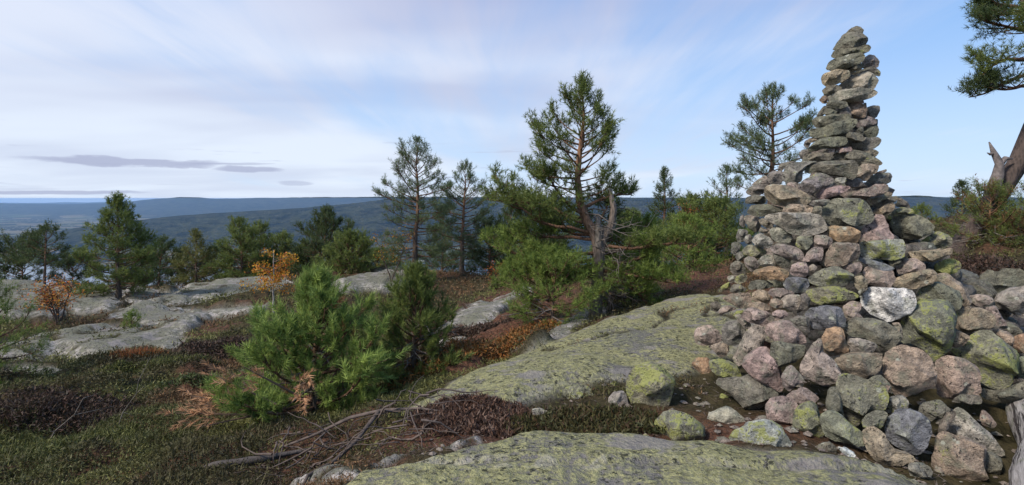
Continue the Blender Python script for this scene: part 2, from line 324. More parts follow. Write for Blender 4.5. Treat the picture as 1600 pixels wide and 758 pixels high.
p||2.327 4.534 1.023 -0.474|-62,-10 -45,37 -4,56 53,52 69,7 57,-49 -12,-54 -58,-38
p||2.413 4.486 1.041 -0.494|-26,8 2,37 35,7 10,-27 -22,-24
o||2.179 4.681 0.965 -0.436|-149,-4 -124,31 -19,56 84,56 122,21 118,-36 59,-54 -36,-50 -63,-19
s||2.286 4.486 0.905 -0.471|-97,-8 -72,49 2,61 75,50 91,5 59,-51 2,-65 -64,-42
y||2.056 5.016 0.873 -0.389|-60,-24 -36,19 20,47 53,23 39,-18 -17,-47
p||2.051 5.196 0.855 -0.376|-48,10 6,29 45,26 21,-29 -24,-36
k||2.104 4.747 0.863 -0.417|-87,-25 -73,25 -11,46 60,38 105,12 77,-19 -2,-34 -73,-43
y||2.023 5.339 0.747 -0.362|-58,-33 -7,24 54,60 54,17 3,-19 -48,-49
k||2.020 4.990 0.783 -0.385|-75,-28 -42,40 15,43 71,6 52,-25 -23,-35
p||2.181 4.537 0.833 -0.448|-94,-4 -73,30 3,40 86,18 102,1 20,-42 -47,-43
b||2.078 4.662 0.782 -0.419|-74,-25 -61,33 -13,60 48,41 73,-5 48,-54 -22,-50
b||1.984 4.876 0.718 -0.386|-144,-3 -78,41 5,51 88,62 97,-7 51,-79 -22,-65
b||2.133 4.506 0.757 -0.442|-50,-16 -38,31 8,39 48,19 41,-32 -9,-41
p||2.211 4.421 0.771 -0.464|-62,21 -25,60 55,68 63,4 39,-52 -17,-61 -54,-42
g||2.285 4.373 0.790 -0.482|-25,49 15,70 40,28 31,-35 -9,-66 -33,-50 -21,5
p||1.997 4.560 0.626 -0.413|-116,-8 -90,51 -12,66 89,37 135,4 72,-68 -12,-50 -72,-32
b||2.040 4.594 0.698 -0.418|-99,-15 -81,39 5,50 81,14 98,-41 30,-37 -38,-10
p||1.904 4.966 0.605 -0.366|-65,-24 -46,18 11,43 86,28 67,6 -8,-19 -46,-53
y||1.936 4.767 0.623 -0.386|-45,-29 -18,17 36,26 27,-14
p||2.124 4.425 0.688 -0.447|-58,5 -17,31 40,31 60,-7 16,-38 -42,-21
k||1.914 5.259 0.582 -0.349|-44,27 16,52 56,12 16,-55 -44,-37
p||1.928 4.653 0.571 -0.393|-70,41 -35,63 9,38 57,-15 53,-53 9,-62 -26,-12
g||1.861 4.726 0.447 -0.375|-79,-44 -79,43 -43,85 38,101 109,59 100,1 38,-82 -25,-92 -61,-72
p||1.801 5.151 0.335 -0.336|-107,-20 -92,55 -32,97 37,92 96,49 135,-31 96,-76 -42,-94 -97,-72
b||1.797 4.832 0.294 -0.356|-94,16 -10,48 36,82 77,7 45,-60 -10,-70 -47,-24
p||1.913 4.488 0.415 -0.403|-134,-125 -83,-27 -40,87 19,161 86,158 120,107 102,37 69,-30 2,-55 -66,-145 -83,-175
p||2.107 4.306 0.566 -0.455|-137,5 -117,52 -37,93 26,88 81,45 135,-18 135,-62 58,-88 -37,-68 -117,-46
g||2.213 4.279 0.643 -0.477|-81,20 -18,61 59,51 59,-62 13,-58 -34,-11
k||2.060 4.212 0.431 -0.455|-98,-41 -98,72 -35,88 27,60 133,73 118,3 57,-64 -35,-111 -74,-81
p||1.928 4.254 0.281 -0.425|-168,28 -103,97 -39,144 8,145 71,66 95,-9 127,-90 102,-145 40,-111 -39,-87 -103,-34
p||2.030 4.054 0.285 -0.464|-69,3 -32,75 -2,95 57,38 86,-7 28,-49 -17,-101 -54,-53
o||1.744 5.073 0.057 -0.331|-111,27 -72,83 27,97 85,25 104,-55 17,-105 -52,-71
y||1.780 4.662 0.162 -0.365|-125,61 -89,94 1,79 89,55 117,2 124,-73 54,-105 -8,-69 -62,-37 -107,-4
k||1.819 4.328 0.109 -0.398|-231,33 -198,73 -40,84 -7,115 106,67 193,27 213,-14 122,-96 9,-157 -56,-95 -131,-34
y||1.643 5.221 -0.098 -0.305|-128,-44 -112,36 -37,62 96,40 140,-33 37,-59
y||1.595 5.200 -0.236 -0.298|-118,-39 -73,52 61,88 150,89 106,-16 -28,-100 -103,-77
y||1.699 5.186 -0.321 -0.317|-162,-33 -28,29 78,111 119,30 61,-54 -72,-85
p||1.918 3.951 0.083 -0.452|-116,32 -79,79 -21,103 66,110 98,59 100,-20 59,-99 23,-126 -42,-85 -94,-53
g||1.826 4.101 -0.023 -0.419|-54,-32 -31,18 30,40 61,-9 -8,-16
y||1.745 4.530 -0.031 -0.368|-66,-2 -40,57 20,27 63,-13 37,-44 -14,-23
p||2.048 3.920 0.218 -0.481|-111,-26 -67,21 -3,63 46,39 95,-8 60,-36 -24,-52
y||2.005 3.774 0.097 -0.488|-53,94 2,123 43,103 56,44 83,-42 83,-73 16,-109 -53,-99 -94,-76 -87,34
m||2.139 3.608 0.105 -0.535|-129,50 -84,104 -32,99 31,53 100,9 121,-23 106,-80 31,-79 -51,-75 -103,-56
k||2.181 3.784 0.223 -0.523|-46,-4 -26,85 14,107 41,35 57,-92 1,-73 -43,-58
k||2.005 3.579 -0.005 -0.511|-71,-16 -45,27 25,64 69,37 51,-25 13,-48 -45,-39
w||2.095 3.493 0.016 -0.540|-51,28 -14,29 47,0 40,-22 4,-31 -27,-3
p||2.071 3.462 -0.015 -0.539|-46,2 -22,36 21,11 51,-24 -4,-23
m||2.346 3.618 0.160 -0.575|-70,-28 -45,18 -2,57 54,68 72,47 42,-40 -2,-50 -51,-72
b||2.316 3.452 0.048 -0.591|-126,23 -108,99 -66,119 -13,92 11,42 57,-3 136,-10 142,-36 80,-80 -1,-109 -42,-92 -84,-39
s||2.524 3.557 0.113 -0.617|-128,0 -106,64 -46,115 2,131 61,117 112,78 121,16 95,-69 61,-135 2,-143 -70,-118 -119,-57
l||2.552 3.701 0.216 -0.604|-65,-33 -40,33 28,66 65,47 53,-15 4,-41 -46,-59
b||2.556 3.824 0.317 -0.589|-33,14 6,37 32,3 13,-40 -20,-15
k||2.814 3.715 0.191 -0.648|-87,-34 -75,23 16,73 58,37 82,20 28,-37 -26,-84
k||2.838 3.651 0.131 -0.661|-40,-66 -34,3 30,93 53,83 7,-47 -17,-68
l||3.019 3.645 0.069 -0.692|-140,-29 -122,60 -104,132 -75,143 -34,119 23,59 79,8 124,-53 151,-96 124,-118 46,-97 -11,-69 -81,-50
b||2.775 3.464 -0.016 -0.675|-138,-106 -130,12 -98,129 -59,147 14,131 84,101 111,87 105,10 113,-78 84,-129 -25,-160 -81,-146
k||2.993 3.487 -0.081 -0.709|-44,33 -36,93 7,84 55,49 39,-47 13,-104 -36,-108
b||3.193 3.755 0.111 -0.705|-39,-5 -27,60 8,45 48,-13 31,-48 -21,-39
l||2.453 3.351 -0.031 -0.632|-60,23 -15,42 40,44 55,8 45,-29 -15,-50 -54,-38
k||3.136 3.836 0.218 -0.685|-96,-31 -28,31 68,37 68,-9 -16,-29"""
LOOSE_STONES = """y|tall upright boulder thick with yellow-green lichen at the foot of the cairn|1.073 4.421 0.112 -0.238|-151,-41 -151,92 -109,175 -19,194 84,162 198,65 172,-94 84,-200 -6,-208 -109,-144
y|low domed boulder yellow with lichen on bare soil above the front slab|1.158 3.910 0.014 -0.288|-180,-22 -128,55 -60,115 53,110 163,29 176,-39 119,-86 -15,-85 -139,-76
l|small grey rock with a dark hollow leaning beside the tall lichened boulder|0.854 4.451 -0.002 -0.190|-85,2 -33,66 46,84 72,-27 46,-82 -46,-42
y|half buried pale rock with lichen cap at the lower edge of the big slab|0.520 4.667 -0.029 -0.111|-175,-22 -119,37 34,98 117,73 179,-29 117,-52 -22,-44 -133,-62
y|flat lichened stone lying on reddish soil against the big slab|0.835 4.801 -0.017 -0.172|-121,-38 -50,24 35,64 92,17 78,-19 -35,-48
l|small squarish rock with pale lichen top beside the dark dead heather|0.209 4.171 -0.010 -0.050|-57,41 -1,54 61,43 49,-20 -1,-71 -51,-47
p|little pinkish white stone in the middle of the heather clump|0.659 4.091 -0.068 -0.160|-51,4 -15,37 58,5 34,-21 -27,-25
y|small pointed lichen stone at the edge of the heather by the front slab|0.909 3.812 -0.030 -0.234|-33,-35 -22,23 0,48 55,8 0,-43
l|wedge shaped pale stone sloping on the soil in front of the cairn|1.571 4.072 0.014 -0.368|-137,-14 -78,23 0,76 47,74 93,30 138,-33 47,-67 -23,-52 -93,-37
Y|rounded whitish boulder with lichen side resting behind the front slab edge|1.586 3.579 0.081 -0.417|-180,-22 -156,19 -108,49 -54,62 0,89 66,89 125,73 164,37 180,-18 144,-74 27,-103 -81,-119 -149,-84"""
TREE_SPOTS = """thin -19.29 23.00 2.92
umb1 -21.91 25.00 3.03
umb2 -21.19 27.00 3.14
cone -11.98 17.00 3.16
dark -15.89 25.00 2.68
yel -13.61 24.00 2.77
wide1 -11.60 24.00 3.18
wide1b -11.67 26.00 3.78
wide2 -8.59 25.00 3.64
pale -9.81 34.00 7.43
bushy -6.13 21.00 1.39
tall -3.26 19.00 5.06
second -1.88 21.00 4.38
hero 1.23 8.60 3.74
backa 5.97 22.00 4.16
backb 6.20 19.00 2.35
backc 8.88 23.00 4.25
behind 6.00 13.00 4.27
edge 7.04 8.60 4.57
small 19.33 24.00 1.65
shrub1 7.00 8.20 0.85
shrub2 7.51 8.00 0.80
younga -2.01 5.70 1.47
youngb -1.15 6.50 1.26
sap -8.32 12.20 0.31
lefty -7.40 8.00 1.38
birch1 -5.34 12.50 1.51
birch2 -10.95 13.50 1.07
birch3 -3.88 18.00 1.45
birch4 -0.53 17.00 0.74
birch5 5.28 18.00 2.13
lowr 4.10 13.00 1.29
lowm 2.03 9.60 0.76
lowl 0.56 7.90 0.90
far1 -17.53 30.00 4.19
far2 -11.68 30.00 4.17
far3 -3.40 27.00 3.67
far4 0.00 24.00 3.17
far5 5.96 26.00 3.25
right1 19.06 26.00 1.01
belt1 -17.21 26.00 2.60
belt2 -13.85 26.00 2.62
belt3 -10.17 25.00 2.73
belt4 -5.77 24.00 1.22
belt5 -0.88 22.00 2.27
belt6 1.09 19.00 1.83
belt7 3.60 17.00 1.69
belt8 6.56 18.00 2.01"""
def hash3(ix, iy, iz, seed=0):
    h = (ix.astype(np.int64) * 374761393 + iy.astype(np.int64) * 668265263 + iz.astype(np.int64) * 2147483647 + seed * 974711)
    h = (h ^ (h >> 13)) * 1274126177
    h = (h ^ (h >> 16)) & 0xFFFFFF
    return h / float(0xFFFFFF)
def vnoise(p, seed=0):
    """value noise, p (n,3) -> 0..1"""
    f = np.floor(p); i = f.astype(np.int64); t = p - f
    t = t * t * (3 - 2 * t)
    o = np.zeros(len(p))
    for a in (0, 1):
        for b in (0, 1):
            for c in (0, 1):
                w = (t[:, 0] if a else 1 - t[:, 0]) * (t[:, 1] if b else 1 - t[:, 1]) * (t[:, 2] if c else 1 - t[:, 2])
                o += w * hash3(i[:, 0] + a, i[:, 1] + b, i[:, 2] + c, seed)
    return o
def fbm(p, octv=4, seed=0, gain=0.5):
    s = 0.0; a = 1.0; tot = 0.0
    for k in range(octv):
        s = s + a * (vnoise(p * 2.03 ** k + 17.3 * k, seed + k) - 0.5); tot += a; a *= gain
    return s / tot * 2
def fbm2(x, y, scale, octv=4, seed=0):
    return fbm(np.stack([np.ravel(x) * scale, np.ravel(y) * scale, np.zeros(np.size(x)) + 0.37], 1), octv, seed).reshape(np.shape(x))
def sstep(a, b, v):
    t = np.clip((v - a) / (b - a), 0, 1); return t * t * (3 - 2 * t)
def poly_sd(poly, x, y):
    """signed distance, positive inside"""
    d = np.full(x.shape, 1e9); inside = np.zeros(x.shape, bool)
    n = len(poly)
    for i in range(n):
        ax, ay = poly[i]; bx, by = poly[(i + 1) % n]
        ex, ey = bx - ax, by - ay
        t = np.clip(((x - ax) * ex + (y - ay) * ey) / (ex * ex + ey * ey + 1e-12), 0, 1)
        d = np.minimum(d, (x - ax - t * ex) ** 2 + (y - ay - t * ey) ** 2)
        c = (ay > y) != (by > y)
        with np.errstate(divide="ignore", invalid="ignore"):
            inside ^= c & (x < ex * (y - ay) / (ey if ey else 1e-12) + ax)
    d = np.sqrt(d)
    return np.where(inside, d, -d)

# ------------------------------------------------------------------ object helpers
def mesh_from(name, v, tris=None, quads=None, mat=None, smooth=True, attrs=None, vcol=None, sharp=0):
    me = bpy.data.meshes.new(name)
    v = np.asarray(v, np.float32)
    me.vertices.add(len(v)); me.vertices.foreach_set("co", v.ravel())
    loops = []; starts = []; tot = 0
    if quads is not None and len(quads):
        q = np.asarray(quads, np.int32); loops.append(q.ravel()); starts.append(np.arange(len(q)) * 4); tot = q.size
    if tris is not None and len(tris):
        t = np.asarray(tris, np.int32); loops.append(t.ravel()); starts.append(tot + np.arange(len(t)) * 3)
    L = np.concatenate(loops); S = np.concatenate(starts)
    me.loops.add(len(L)); me.loops.foreach_set("vertex_index", L.astype(np.int32))
    me.polygons.add(len(S)); me.polygons.foreach_set("loop_start", S.astype(np.int32))
    me.update(calc_edges=True)
    me.polygons.foreach_set("use_smooth", np.full(len(S), bool(smooth)))
    if sharp: me.set_sharp_from_angle(angle=R(sharp))
    for k, a in (attrs or {}).items():
        me.attributes.new(k, "FLOAT", "POINT").data.foreach_set("value", np.asarray(a, np.float32))
    if vcol is not None:
        c = np.ones((len(v), 4), np.float32); c[:, :3] = vcol
        me.attributes.new("tint", "FLOAT_COLOR", "POINT").data.foreach_set("color", c.ravel())
    if mat: me.materials.append(mat)
    return me
def link(name, me, parent=None, loc=(0, 0, 0), rz=0.0, **props):
    o = bpy.data.objects.new(name, me); COL.objects.link(o)
    o.location = loc; o.rotation_euler = (0, 0, rz)
    if parent: o.parent = parent
    for k, val in props.items(): o[k] = val
    return o
def thing(name, label, cat, loc=(0, 0, 0), rz=0.0, group=None):
    o = link(name, None, None, loc, rz, label=label, category=cat)
    if group: o["group"] = group
    return o

class Soup:
    """collects tubes and triangles for one mesh"""
    def __init__(s): s.v = []; s.q = []; s.t = []; s.c = []; s.n = 0
    def tube(s, path, rad, sides=6, col=(1, 1, 1), rough=0.0, rng=None):
        p = np.asarray(path, float); r = np.asarray(rad, float) * np.ones(len(p))
        tg = np.gradient(p, axis=0); tg /= np.linalg.norm(tg, axis=1)[:, None] + 1e-9
        ref = np.array([0, 0, 1.0]) if abs(tg[0][2]) < 0.9 else np.array([1.0, 0, 0])
        u = np.cross(tg, ref); u /= np.linalg.norm(u, axis=1)[:, None] + 1e-9
        w = np.cross(tg, u)
        a = np.arange(sides) / sides * 2 * np.pi
        rr = r[:, None] * np.ones(sides)
        if rough and rng is not None: rr = rr * (1 + rough * rng.normal(size=rr.shape))
        ring = p[:, None] + rr[..., None] * (np.cos(a)[None, :, None] * u[:, None] + np.sin(a)[None, :, None] * w[:, None])
        n = len(p)
        s.v.append(ring.reshape(-1, 3))
        i = np.arange(n - 1)[:, None] * sides; j = np.arange(sides)[None]; k = (j + 1) % sides
        s.q.append((s.n + np.stack([i + j, i + k, i + sides + k, i + sides + j], -1)).reshape(-1, 4))
        col = np.asarray(col, float)
        if col.ndim == 1: col = np.tile(col, (n, 1))
        s.c.append(np.repeat(col, sides, 0))
        s.n += n * sides
        # end cap fan at the tip
        s.v.append(p[-1:] + tg[-1:] * r[-1] * 0.5); s.c.append(col[-1:])
        e = s.n - sides
        s.t.append(np.stack([e + np.arange(sides), e + (np.arange(sides) + 1) % sides, np.full(sides, s.n)], 1))
        s.n += 1
    def tris(s, v, c):
        n = len(v); s.v.append(v); s.c.append(c)
        s.t.append(s.n + np.arange(n).reshape(-1, 3)); s.n += n
    def mesh(s, name, mat, smooth=True):
        return mesh_from(name, np.concatenate(s.v), np.concatenate(s.t) if s.t else None, np.concatenate(s.q) if s.q else None, mat, smooth, vcol=np.concatenate(s.c))

# ------------------------------------------------------------------ materials
def new_mat(name):
    m = bpy.data.materials.new(name); m.use_nodes = True
    t = NT(m.node_tree); b = m.node_tree.nodes["Principled BSDF"]
    b.inputs["Roughness"].default_value = 0.85
    b.inputs["Specular IOR Level"].default_value = 0.25
    return m, t, b
def bump(t, b, h, dist, strength=1.0):
    nd = t.n("ShaderNodeBump"); nd.inputs["Distance"].default_value = dist; nd.inputs["Strength"].default_value = strength
    t.link(h, nd.inputs["Height"]); t.link(nd.outputs[0], b.inputs["Normal"])

def mat_foliage(name, translucent=0.25):
    m, t, b = new_mat(name)
    c = t.attr("tint", "Color")
    t.link(c, b.inputs["Base Color"]); b.inputs["Roughness"].default_value = 0.6
    tr = t.n("ShaderNodeBsdfTranslucent"); t.link(c, tr.inputs[0])
    mx = t.n("ShaderNodeMixShader"); mx.inputs[0].default_value = translucent
    t.link(b.outputs[0], mx.inputs[1]); t.link(tr.outputs[0], mx.inputs[2])
    t.link(mx.outputs[0], m.node_tree.nodes["Material Output"].inputs[0])
    return m
def mat_bark(name, stretch=(14, 14, 3.5)):
    m, t, b = new_mat(name)
    co = t.n("ShaderNodeTexCoord").outputs["Object"]
    v = t.voro(t.mapping(co, stretch), 2.2)
    n = t.noise(t.mapping(co, stretch), 3.0, 4)
    h = t.math("ADD", t.math("MULTIPLY", v, 0.7), t.math("MULTIPLY", n, 0.5))
    c = t.mix(t.step(h, 0.3, 0.8), t.mix(0.55, t.attr("tint", "Color"), (0.02, 0.017, 0.015)), t.attr("tint", "Color"))
    t.link(c, b.inputs["Base Color"]); bump(t, b, h, 0.02)
    return m
MAT_NEEDLE = mat_foliage("pine_needles", 0.34)
MAT_LEAF = mat_foliage("autumn_leaves", 0.4)
MAT_HEATH = mat_foliage("heather", 0.2)
MAT_BARK = mat_bark("bark")
def mat_deadwood():
    m, t, b = new_mat("weathered_wood")
    co = t.n("ShaderNodeTexCoord").outputs["Object"]
    n = t.noise(co, 18, 5, 0.65); f = t.noise(co, 90, 3)
    c = t.mix(t.step(n, 0.3, 0.75), t.mix(0.65, t.attr("tint", "Color"), (0.03, 0.027, 0.025)), t.attr("tint", "Color"))
    t.link(c, b.inputs["Base Color"]); bump(t, b, t.math("ADD", n, t.math("MULTIPLY", f, 0.4)), 0.012)
    return m
MAT_WOOD = mat_deadwood()
def mat_log():
    m, t, b = new_mat("bleached_log")
    co = t.n("ShaderNodeTexCoord").outputs["Object"]
    gr = t.noise(t.mapping(co, (1.5, 30, 30)), 1.6, 6, 0.7, 0.4); ck = t.noise(t.mapping(co, (0.8, 16, 16), (0, 0, 0), (3, 1, 2)), 1.5, 4, 0.6, 0.6); n = t.noise(co, 9, 4)
    c = t.mix(t.step(gr, 0.3, 0.7), (0.20, 0.185, 0.175), (0.38, 0.36, 0.35))
    c = t.mix(t.math("MULTIPLY", t.step(ck, 0.455, 0.40), 0.9), c, (0.03, 0.022, 0.022))
    c = t.mix(t.math("MULTIPLY", t.step(n, 0.52, 0.66), 0.5), c, (0.16, 0.17, 0.11))
    t.link(c, b.inputs["Base Color"]); bump(t, b, t.math("ADD", gr, t.step(ck, 0.38, 0.48)), 0.02)
    return m
MAT_LOG = mat_log()

def mat_stone():
    """granite stones: body colour from the object's colour, lichen cover from its alpha"""
    m, t, b = new_mat("cairn_granite")
    oi = t.n("ShaderNodeObjectInfo")
    co = t.n("ShaderNodeTexCoord").outputs["Object"]
    off = t.n("ShaderNodeVectorMath", operation="SCALE"); off.inputs["Scale"].default_value = 37.0
    t.link(oi.outputs["Random"], off.inputs[0])
    ad = t.n("ShaderNodeVectorMath", operation="ADD"); t.link(co, ad.inputs[0]); t.link(off.outputs[0], ad.inputs[1])
    p = ad.outputs[0]
    big = t.noise(p, 4.5, 4, 0.6); mid = t.noise(p, 16, 5, 0.65); fine = t.noise(p, 70, 4, 0.7); grain = t.noise(p, 190, 2, 0.6)
    base = oi.outputs["Color"]
    c = t.mix(t.step(mid, 0.35, 0.7), t.mix(1.0, base, (0.45, 0.45, 0.46), "MULTIPLY"), t.mix(1.0, base, (1.3, 1.27, 1.25), "MULTIPLY"))
    c = t.mix(t.math("MULTIPLY", t.step(grain, 0.5, 0.68), 0.35), c, (0.36, 0.34, 0.32))
    c = t.mix(t.math("MULTIPLY", t.step(grain, 0.46, 0.34), 0.45), c, (0.06, 0.055, 0.05))
    # grey-green crust lichen over most faces
    c = t.mix(t.math("MULTIPLY", t.step(t.noise(p, 9, 5, 0.7), 0.50, 0.62), 0.55), c, (0.19, 0.20, 0.15))
    # pale round lichen
    vp = t.voro(p, 13); c = t.mix(t.math("MULTIPLY", t.math("MULTIPLY", t.step(vp, 0.24, 0.18), t.step(big, 0.52, 0.6)), 0.8), c, (0.42, 0.43, 0.36))
    # yellow map lichen, amount per stone
    yl = t.math("ADD", t.math("MULTIPLY", mid, 0.5), t.math("MULTIPLY", big, 0.5))
    yl = t.math("ADD", yl, t.math("MULTIPLY", t.math("SUBTRACT", fine, 0.5), 0.35))
    ym = t.step(t.math("ADD", yl, t.math("MULTIPLY", oi.outputs["Alpha"], 0.26)), 0.64, 0.71)
    ycol = t.mix(fine, (0.22, 0.24, 0.06), (0.36, 0.38, 0.13))
    c = t.mix(t.math("MULTIPLY", ym, 0.85), c, ycol)
    # black crust spots
    bl = t.math("MULTIPLY", t.step(t.noise(p, 34, 5, 0.75), 0.56, 0.61), t.step(t.noise(p, 6.3, 2), 0.40, 0.55))
    c = t.mix(t.math("MULTIPLY", bl, 0.88), c, (0.018, 0.018, 0.018))
    t.link(c, b.inputs["Base Color"])
    h = t.math("ADD", t.math("MULTIPLY", mid, 1.0), t.math("MULTIPLY", fine, 0.5))
    bump(t, b, h, 0.045, 1.0)
    return m
MAT_STONE = mat_stone()

def mat_ground():
    m, t, b = new_mat("summit_ground")
    b.inputs["Specular IOR Level"].default_value = 0.08
    b.inputs["Roughness"].default_value = 0.95
    co = t.n("ShaderNodeTexCoord").outputs["Object"]
    rock, lich, duff, edge = (t.attr(k) for k in ("rock", "lichen", "duff", "edge"))
    n1 = t.noise(co, 1.3, 5, 0.6); n2 = t.noise(co, 6, 5, 0.65); n3 = t.noise(co, 26, 5, 0.7); n4 = t.noise(co, 90, 3, 0.7)
    st = t.mapping(co, (1, 1, 1), (0, 0, R(25)))
    # bare granite
    g = t.mix(t.step(n2, 0.35, 0.65), (0.16, 0.15, 0.145), (0.31, 0.285, 0.27))
    g = t.mix(t.math("MULTIPLY", t.step(n4, 0.45, 0.6), 0.35), g, (0.36, 0.34, 0.32))
    # grey-green crust
    crust = t.step(t.math("ADD", t.math("MULTIPLY", n2, 0.5), t.math("MULTIPLY", n3, 0.5)), 0.37, 0.52)
    g = t.mix(t.math("MULTIPLY", crust, 0.85), g, t.mix(t.step(n3, .3, .7), (0.085, 0.09, 0.064), (0.215, 0.22, 0.165)))
    # yellow-green map lichen on the two near slabs
    ls = t.math("ADD", t.math("ADD", t.math("MULTIPLY", n1, 0.5), t.math("MULTIPLY", n2, 0.35)), t.math("MULTIPLY", n3, 0.35))
    grit = t.step(t.noise(co, 42, 4, 0.75), 0.60, 0.46)
    lm = t.math("MULTIPLY", t.math("MULTIPLY", t.step(ls, 0.51, 0.605), lich), t.math("ADD", t.math("MULTIPLY", grit, 0.6), 0.4))
    lc = t.mix(t.step(n3, 0.35, 0.65), (0.22, 0.215, 0.095), (0.42, 0.405, 0.195))
    g = t.mix(t.math("MULTIPLY", lm, 0.85), g, lc)
    # pale freshly bared edges
    g = t.mix(t.math("MULTIPLY", t.math("MULTIPLY", edge, t.step(n2, 0.46, 0.58)), 0.8), g, (0.50, 0.46, 0.44))
    # black crust specks
    sp = t.math("MULTIPLY", t.step(t.noise(t.mapping(co, (1, 1.6, 1)), 17, 5, 0.78), 0.54, 0.59), t.step(t.noise(co, 3.1, 3), 0.34, 0.50))
    g = t.mix(t.math("MULTIPLY", sp, 0.9), g, (0.025, 0.027, 0.022))
    sp2 = t.math("MULTIPLY", t.step(t.noise(t.mapping(co, (1.7, 1, 1), (0, 0, R(30))), 9.5, 5, 0.72), 0.60, 0.64), t.step(t.noise(co, 1.7, 3), 0.42, 0.56))
    g = t.mix(t.math("MULTIPLY", sp2, 0.85), g, (0.040, 0.042, 0.034))
    bare = t.step(t.noise(t.mapping(co, (1, 1.5, 1), (0, 0, R(-20)), (5, 2, 0)), 1.9, 5, 0.62), 0.555, 0.63)
    g = t.mix(t.math("MULTIPLY", bare, 0.8), g, t.mix(n3, (0.17, 0.16, 0.155), (0.36, 0.33, 0.315)))
    # turf and needle litter
    tf = t.mix(t.step(n2, 0.35, 0.65), (0.030, 0.027, 0.014), (0.075, 0.062, 0.034))
    tf = t.mix(t.math("MULTIPLY", t.step(n3, 0.5, 0.65), 0.6), tf, (0.07, 0.062, 0.03))
    df = t.mix(t.step(n3, 0.4, 0.6), (0.060, 0.032, 0.022), (0.15, 0.072, 0.046))
    df = t.mix(t.math("MULTIPLY", t.step(n4, 0.55, 0.66), 0.5), df, (0.22, 0.17, 0.14))
    tf = t.mix(duff, tf, df)
    t.link(t.mix(rock, tf, g), b.inputs["Base Color"])
    h = t.math("ADD", t.math("MULTIPLY", n3, 0.7), t.math("ADD", t.math("MULTIPLY", n2, 1.2), t.math("MULTIPLY", n4, 0.25)))
    bump(t, b, h, 0.06, 1.0)
    return m
MAT_GROUND = mat_ground()

# ------------------------------------------------------------------ the summit ground
GW = tps_fit(GROUND_PTS)
ZLIST = []
for row in ZONES.split("\n"):
    k, pts = row.split(" ", 1)
    ZLIST.append((k, [tuple(map(float, q.split(","))) for q in pts.split()]))
NEARSLAB = [(-0.9, 3.2), (2.25, 3.12), (2.3, 1.5), (2.2, -3), (-1.5, -3), (-1.3, 1.8)]
ZLIST.append(("F", NEARSLAB))
ZH = {"F": (0.09, 0.03, 0.05), "G": (0.07, 0.06, 0.10), "H": (0.13, 0.10, 0.28), "M": (0.06, 0.05, 0.15), "L": (0.07, 0.03, 0.06)}

def ground(x, y, full=True):
    """height of the summit ground plus its cover: rock, lichen, duff, edge"""
    sh = np.shape(x); x = np.ravel(np.asarray(x, float)); y = np.ravel(np.asarray(y, float))
    z = tps_eval(GROUND_PTS, GW, x, y)
    rock = np.zeros(len(x)); lich = np.zeros(len(x)); duff = np.zeros(len(x)); dh = np.zeros(len(x)); edge = np.zeros(len(x))
    dist = np.hypot(x, y)
    wob = fbm2(x, y, 1.1, 3, 5) * 0.22 + fbm2(x, y, 5.0, 3, 8) * 0.08
    near = dist < 45
    for k, poly in ZLIST:
        px, py = np.array(poly).T
        sel = near & (x > px.min() - 1.5) & (x < px.max() + 1.5) & (y > py.min() - 1.5) & (y < py.max() + 1.5)
        if not sel.any(): continue
        sd = poly_sd(poly, x[sel], y[sel])
        if k == "R":
            duff[sel] = np.maximum(duff[sel], sstep(-0.25, 0.25, sd + wob[sel] * 1.5)); continue
        h, w, wb = ZH[k]
        s = sd + wob[sel] * wb * 3.0 + {"H": .24, "M": .26}.get(k, 0)
        msk = sstep(-w, w, s)
        rock[sel] = np.maximum(rock[sel], msk)
        dh[sel] = np.maximum(dh[sel], h * sstep(-w, w * 4, s))
        edge[sel] = np.maximum(edge[sel], msk * sstep(0.45 if k in "HM" else 0.12, 0.05, s) * (1.0 if k in "HML" else 0.5))
        if k in "FG": lich[sel] = np.maximum(lich[sel], msk)
        elif k == "H": lich[sel] = np.maximum(lich[sel], msk * 0.12)
        elif k == "M": lich[sel] = np.maximum(lich[sel], msk * 0.2)
    # outcrops of rock further along the brow and behind the camera
    oc = sstep(0.12, 0.3, fbm2(x, y, 0.16, 3, 21)) * sstep(7, 11, dist) * (y < 4)
    rock = np.maximum(rock, oc)
    duff = np.maximum(duff, sstep(0.05, 0.3, fbm2(x, y, 0.8, 3, 31)) * 0.8 * (1 - rock))
    soil = sstep(0.5, 0.0, np.abs(y - 3.9)) * (x > -1.6) * (x < 2.4)
    duff = np.maximum(duff, soil)
    # joints and ledges in the bedrock
    jn = np.abs(fbm2(x * .55 + y * .25, y * 1.1 - x * .5, .55, 4, 141))
    joint = sstep(.030, .012, jn) * .9
    led = fbm2(x, y, .38, 3, 151) * 4.0
    led = (np.floor(led) + sstep(.35, .65, led - np.floor(led))) / 4.0
    z = z + led * .42 * rock * sstep(6.5, 9.5, dist) * sstep(32, 26, dist)
    turf = 1 - rock
    z = z + dh + turf * (fbm2(x, y, 0.9, 4, 3) * 0.16 * sstep(3, 7, dist) + fbm2(x, y, 2.3, 4, 4) * 0.10)
    z = z + turf * sstep(.0, .4, fbm2(x, y, .9, 3, 97)) * sstep(4, 6, dist) * .2
    z = z + rock * (fbm2(x, y, 0.8, 3, 11) * 0.09 + fbm2(x, y, 3.2, 5, 12) * 0.035 - sstep(.05, .0, jn) * .03)
    rock = rock * (1 - joint)
    if full: return z.reshape(sh), rock, lich * rock, duff, edge
    return z.reshape(sh)

def gh(x, y): return float(ground(np.array([x]), np.array([y]), False)[0])

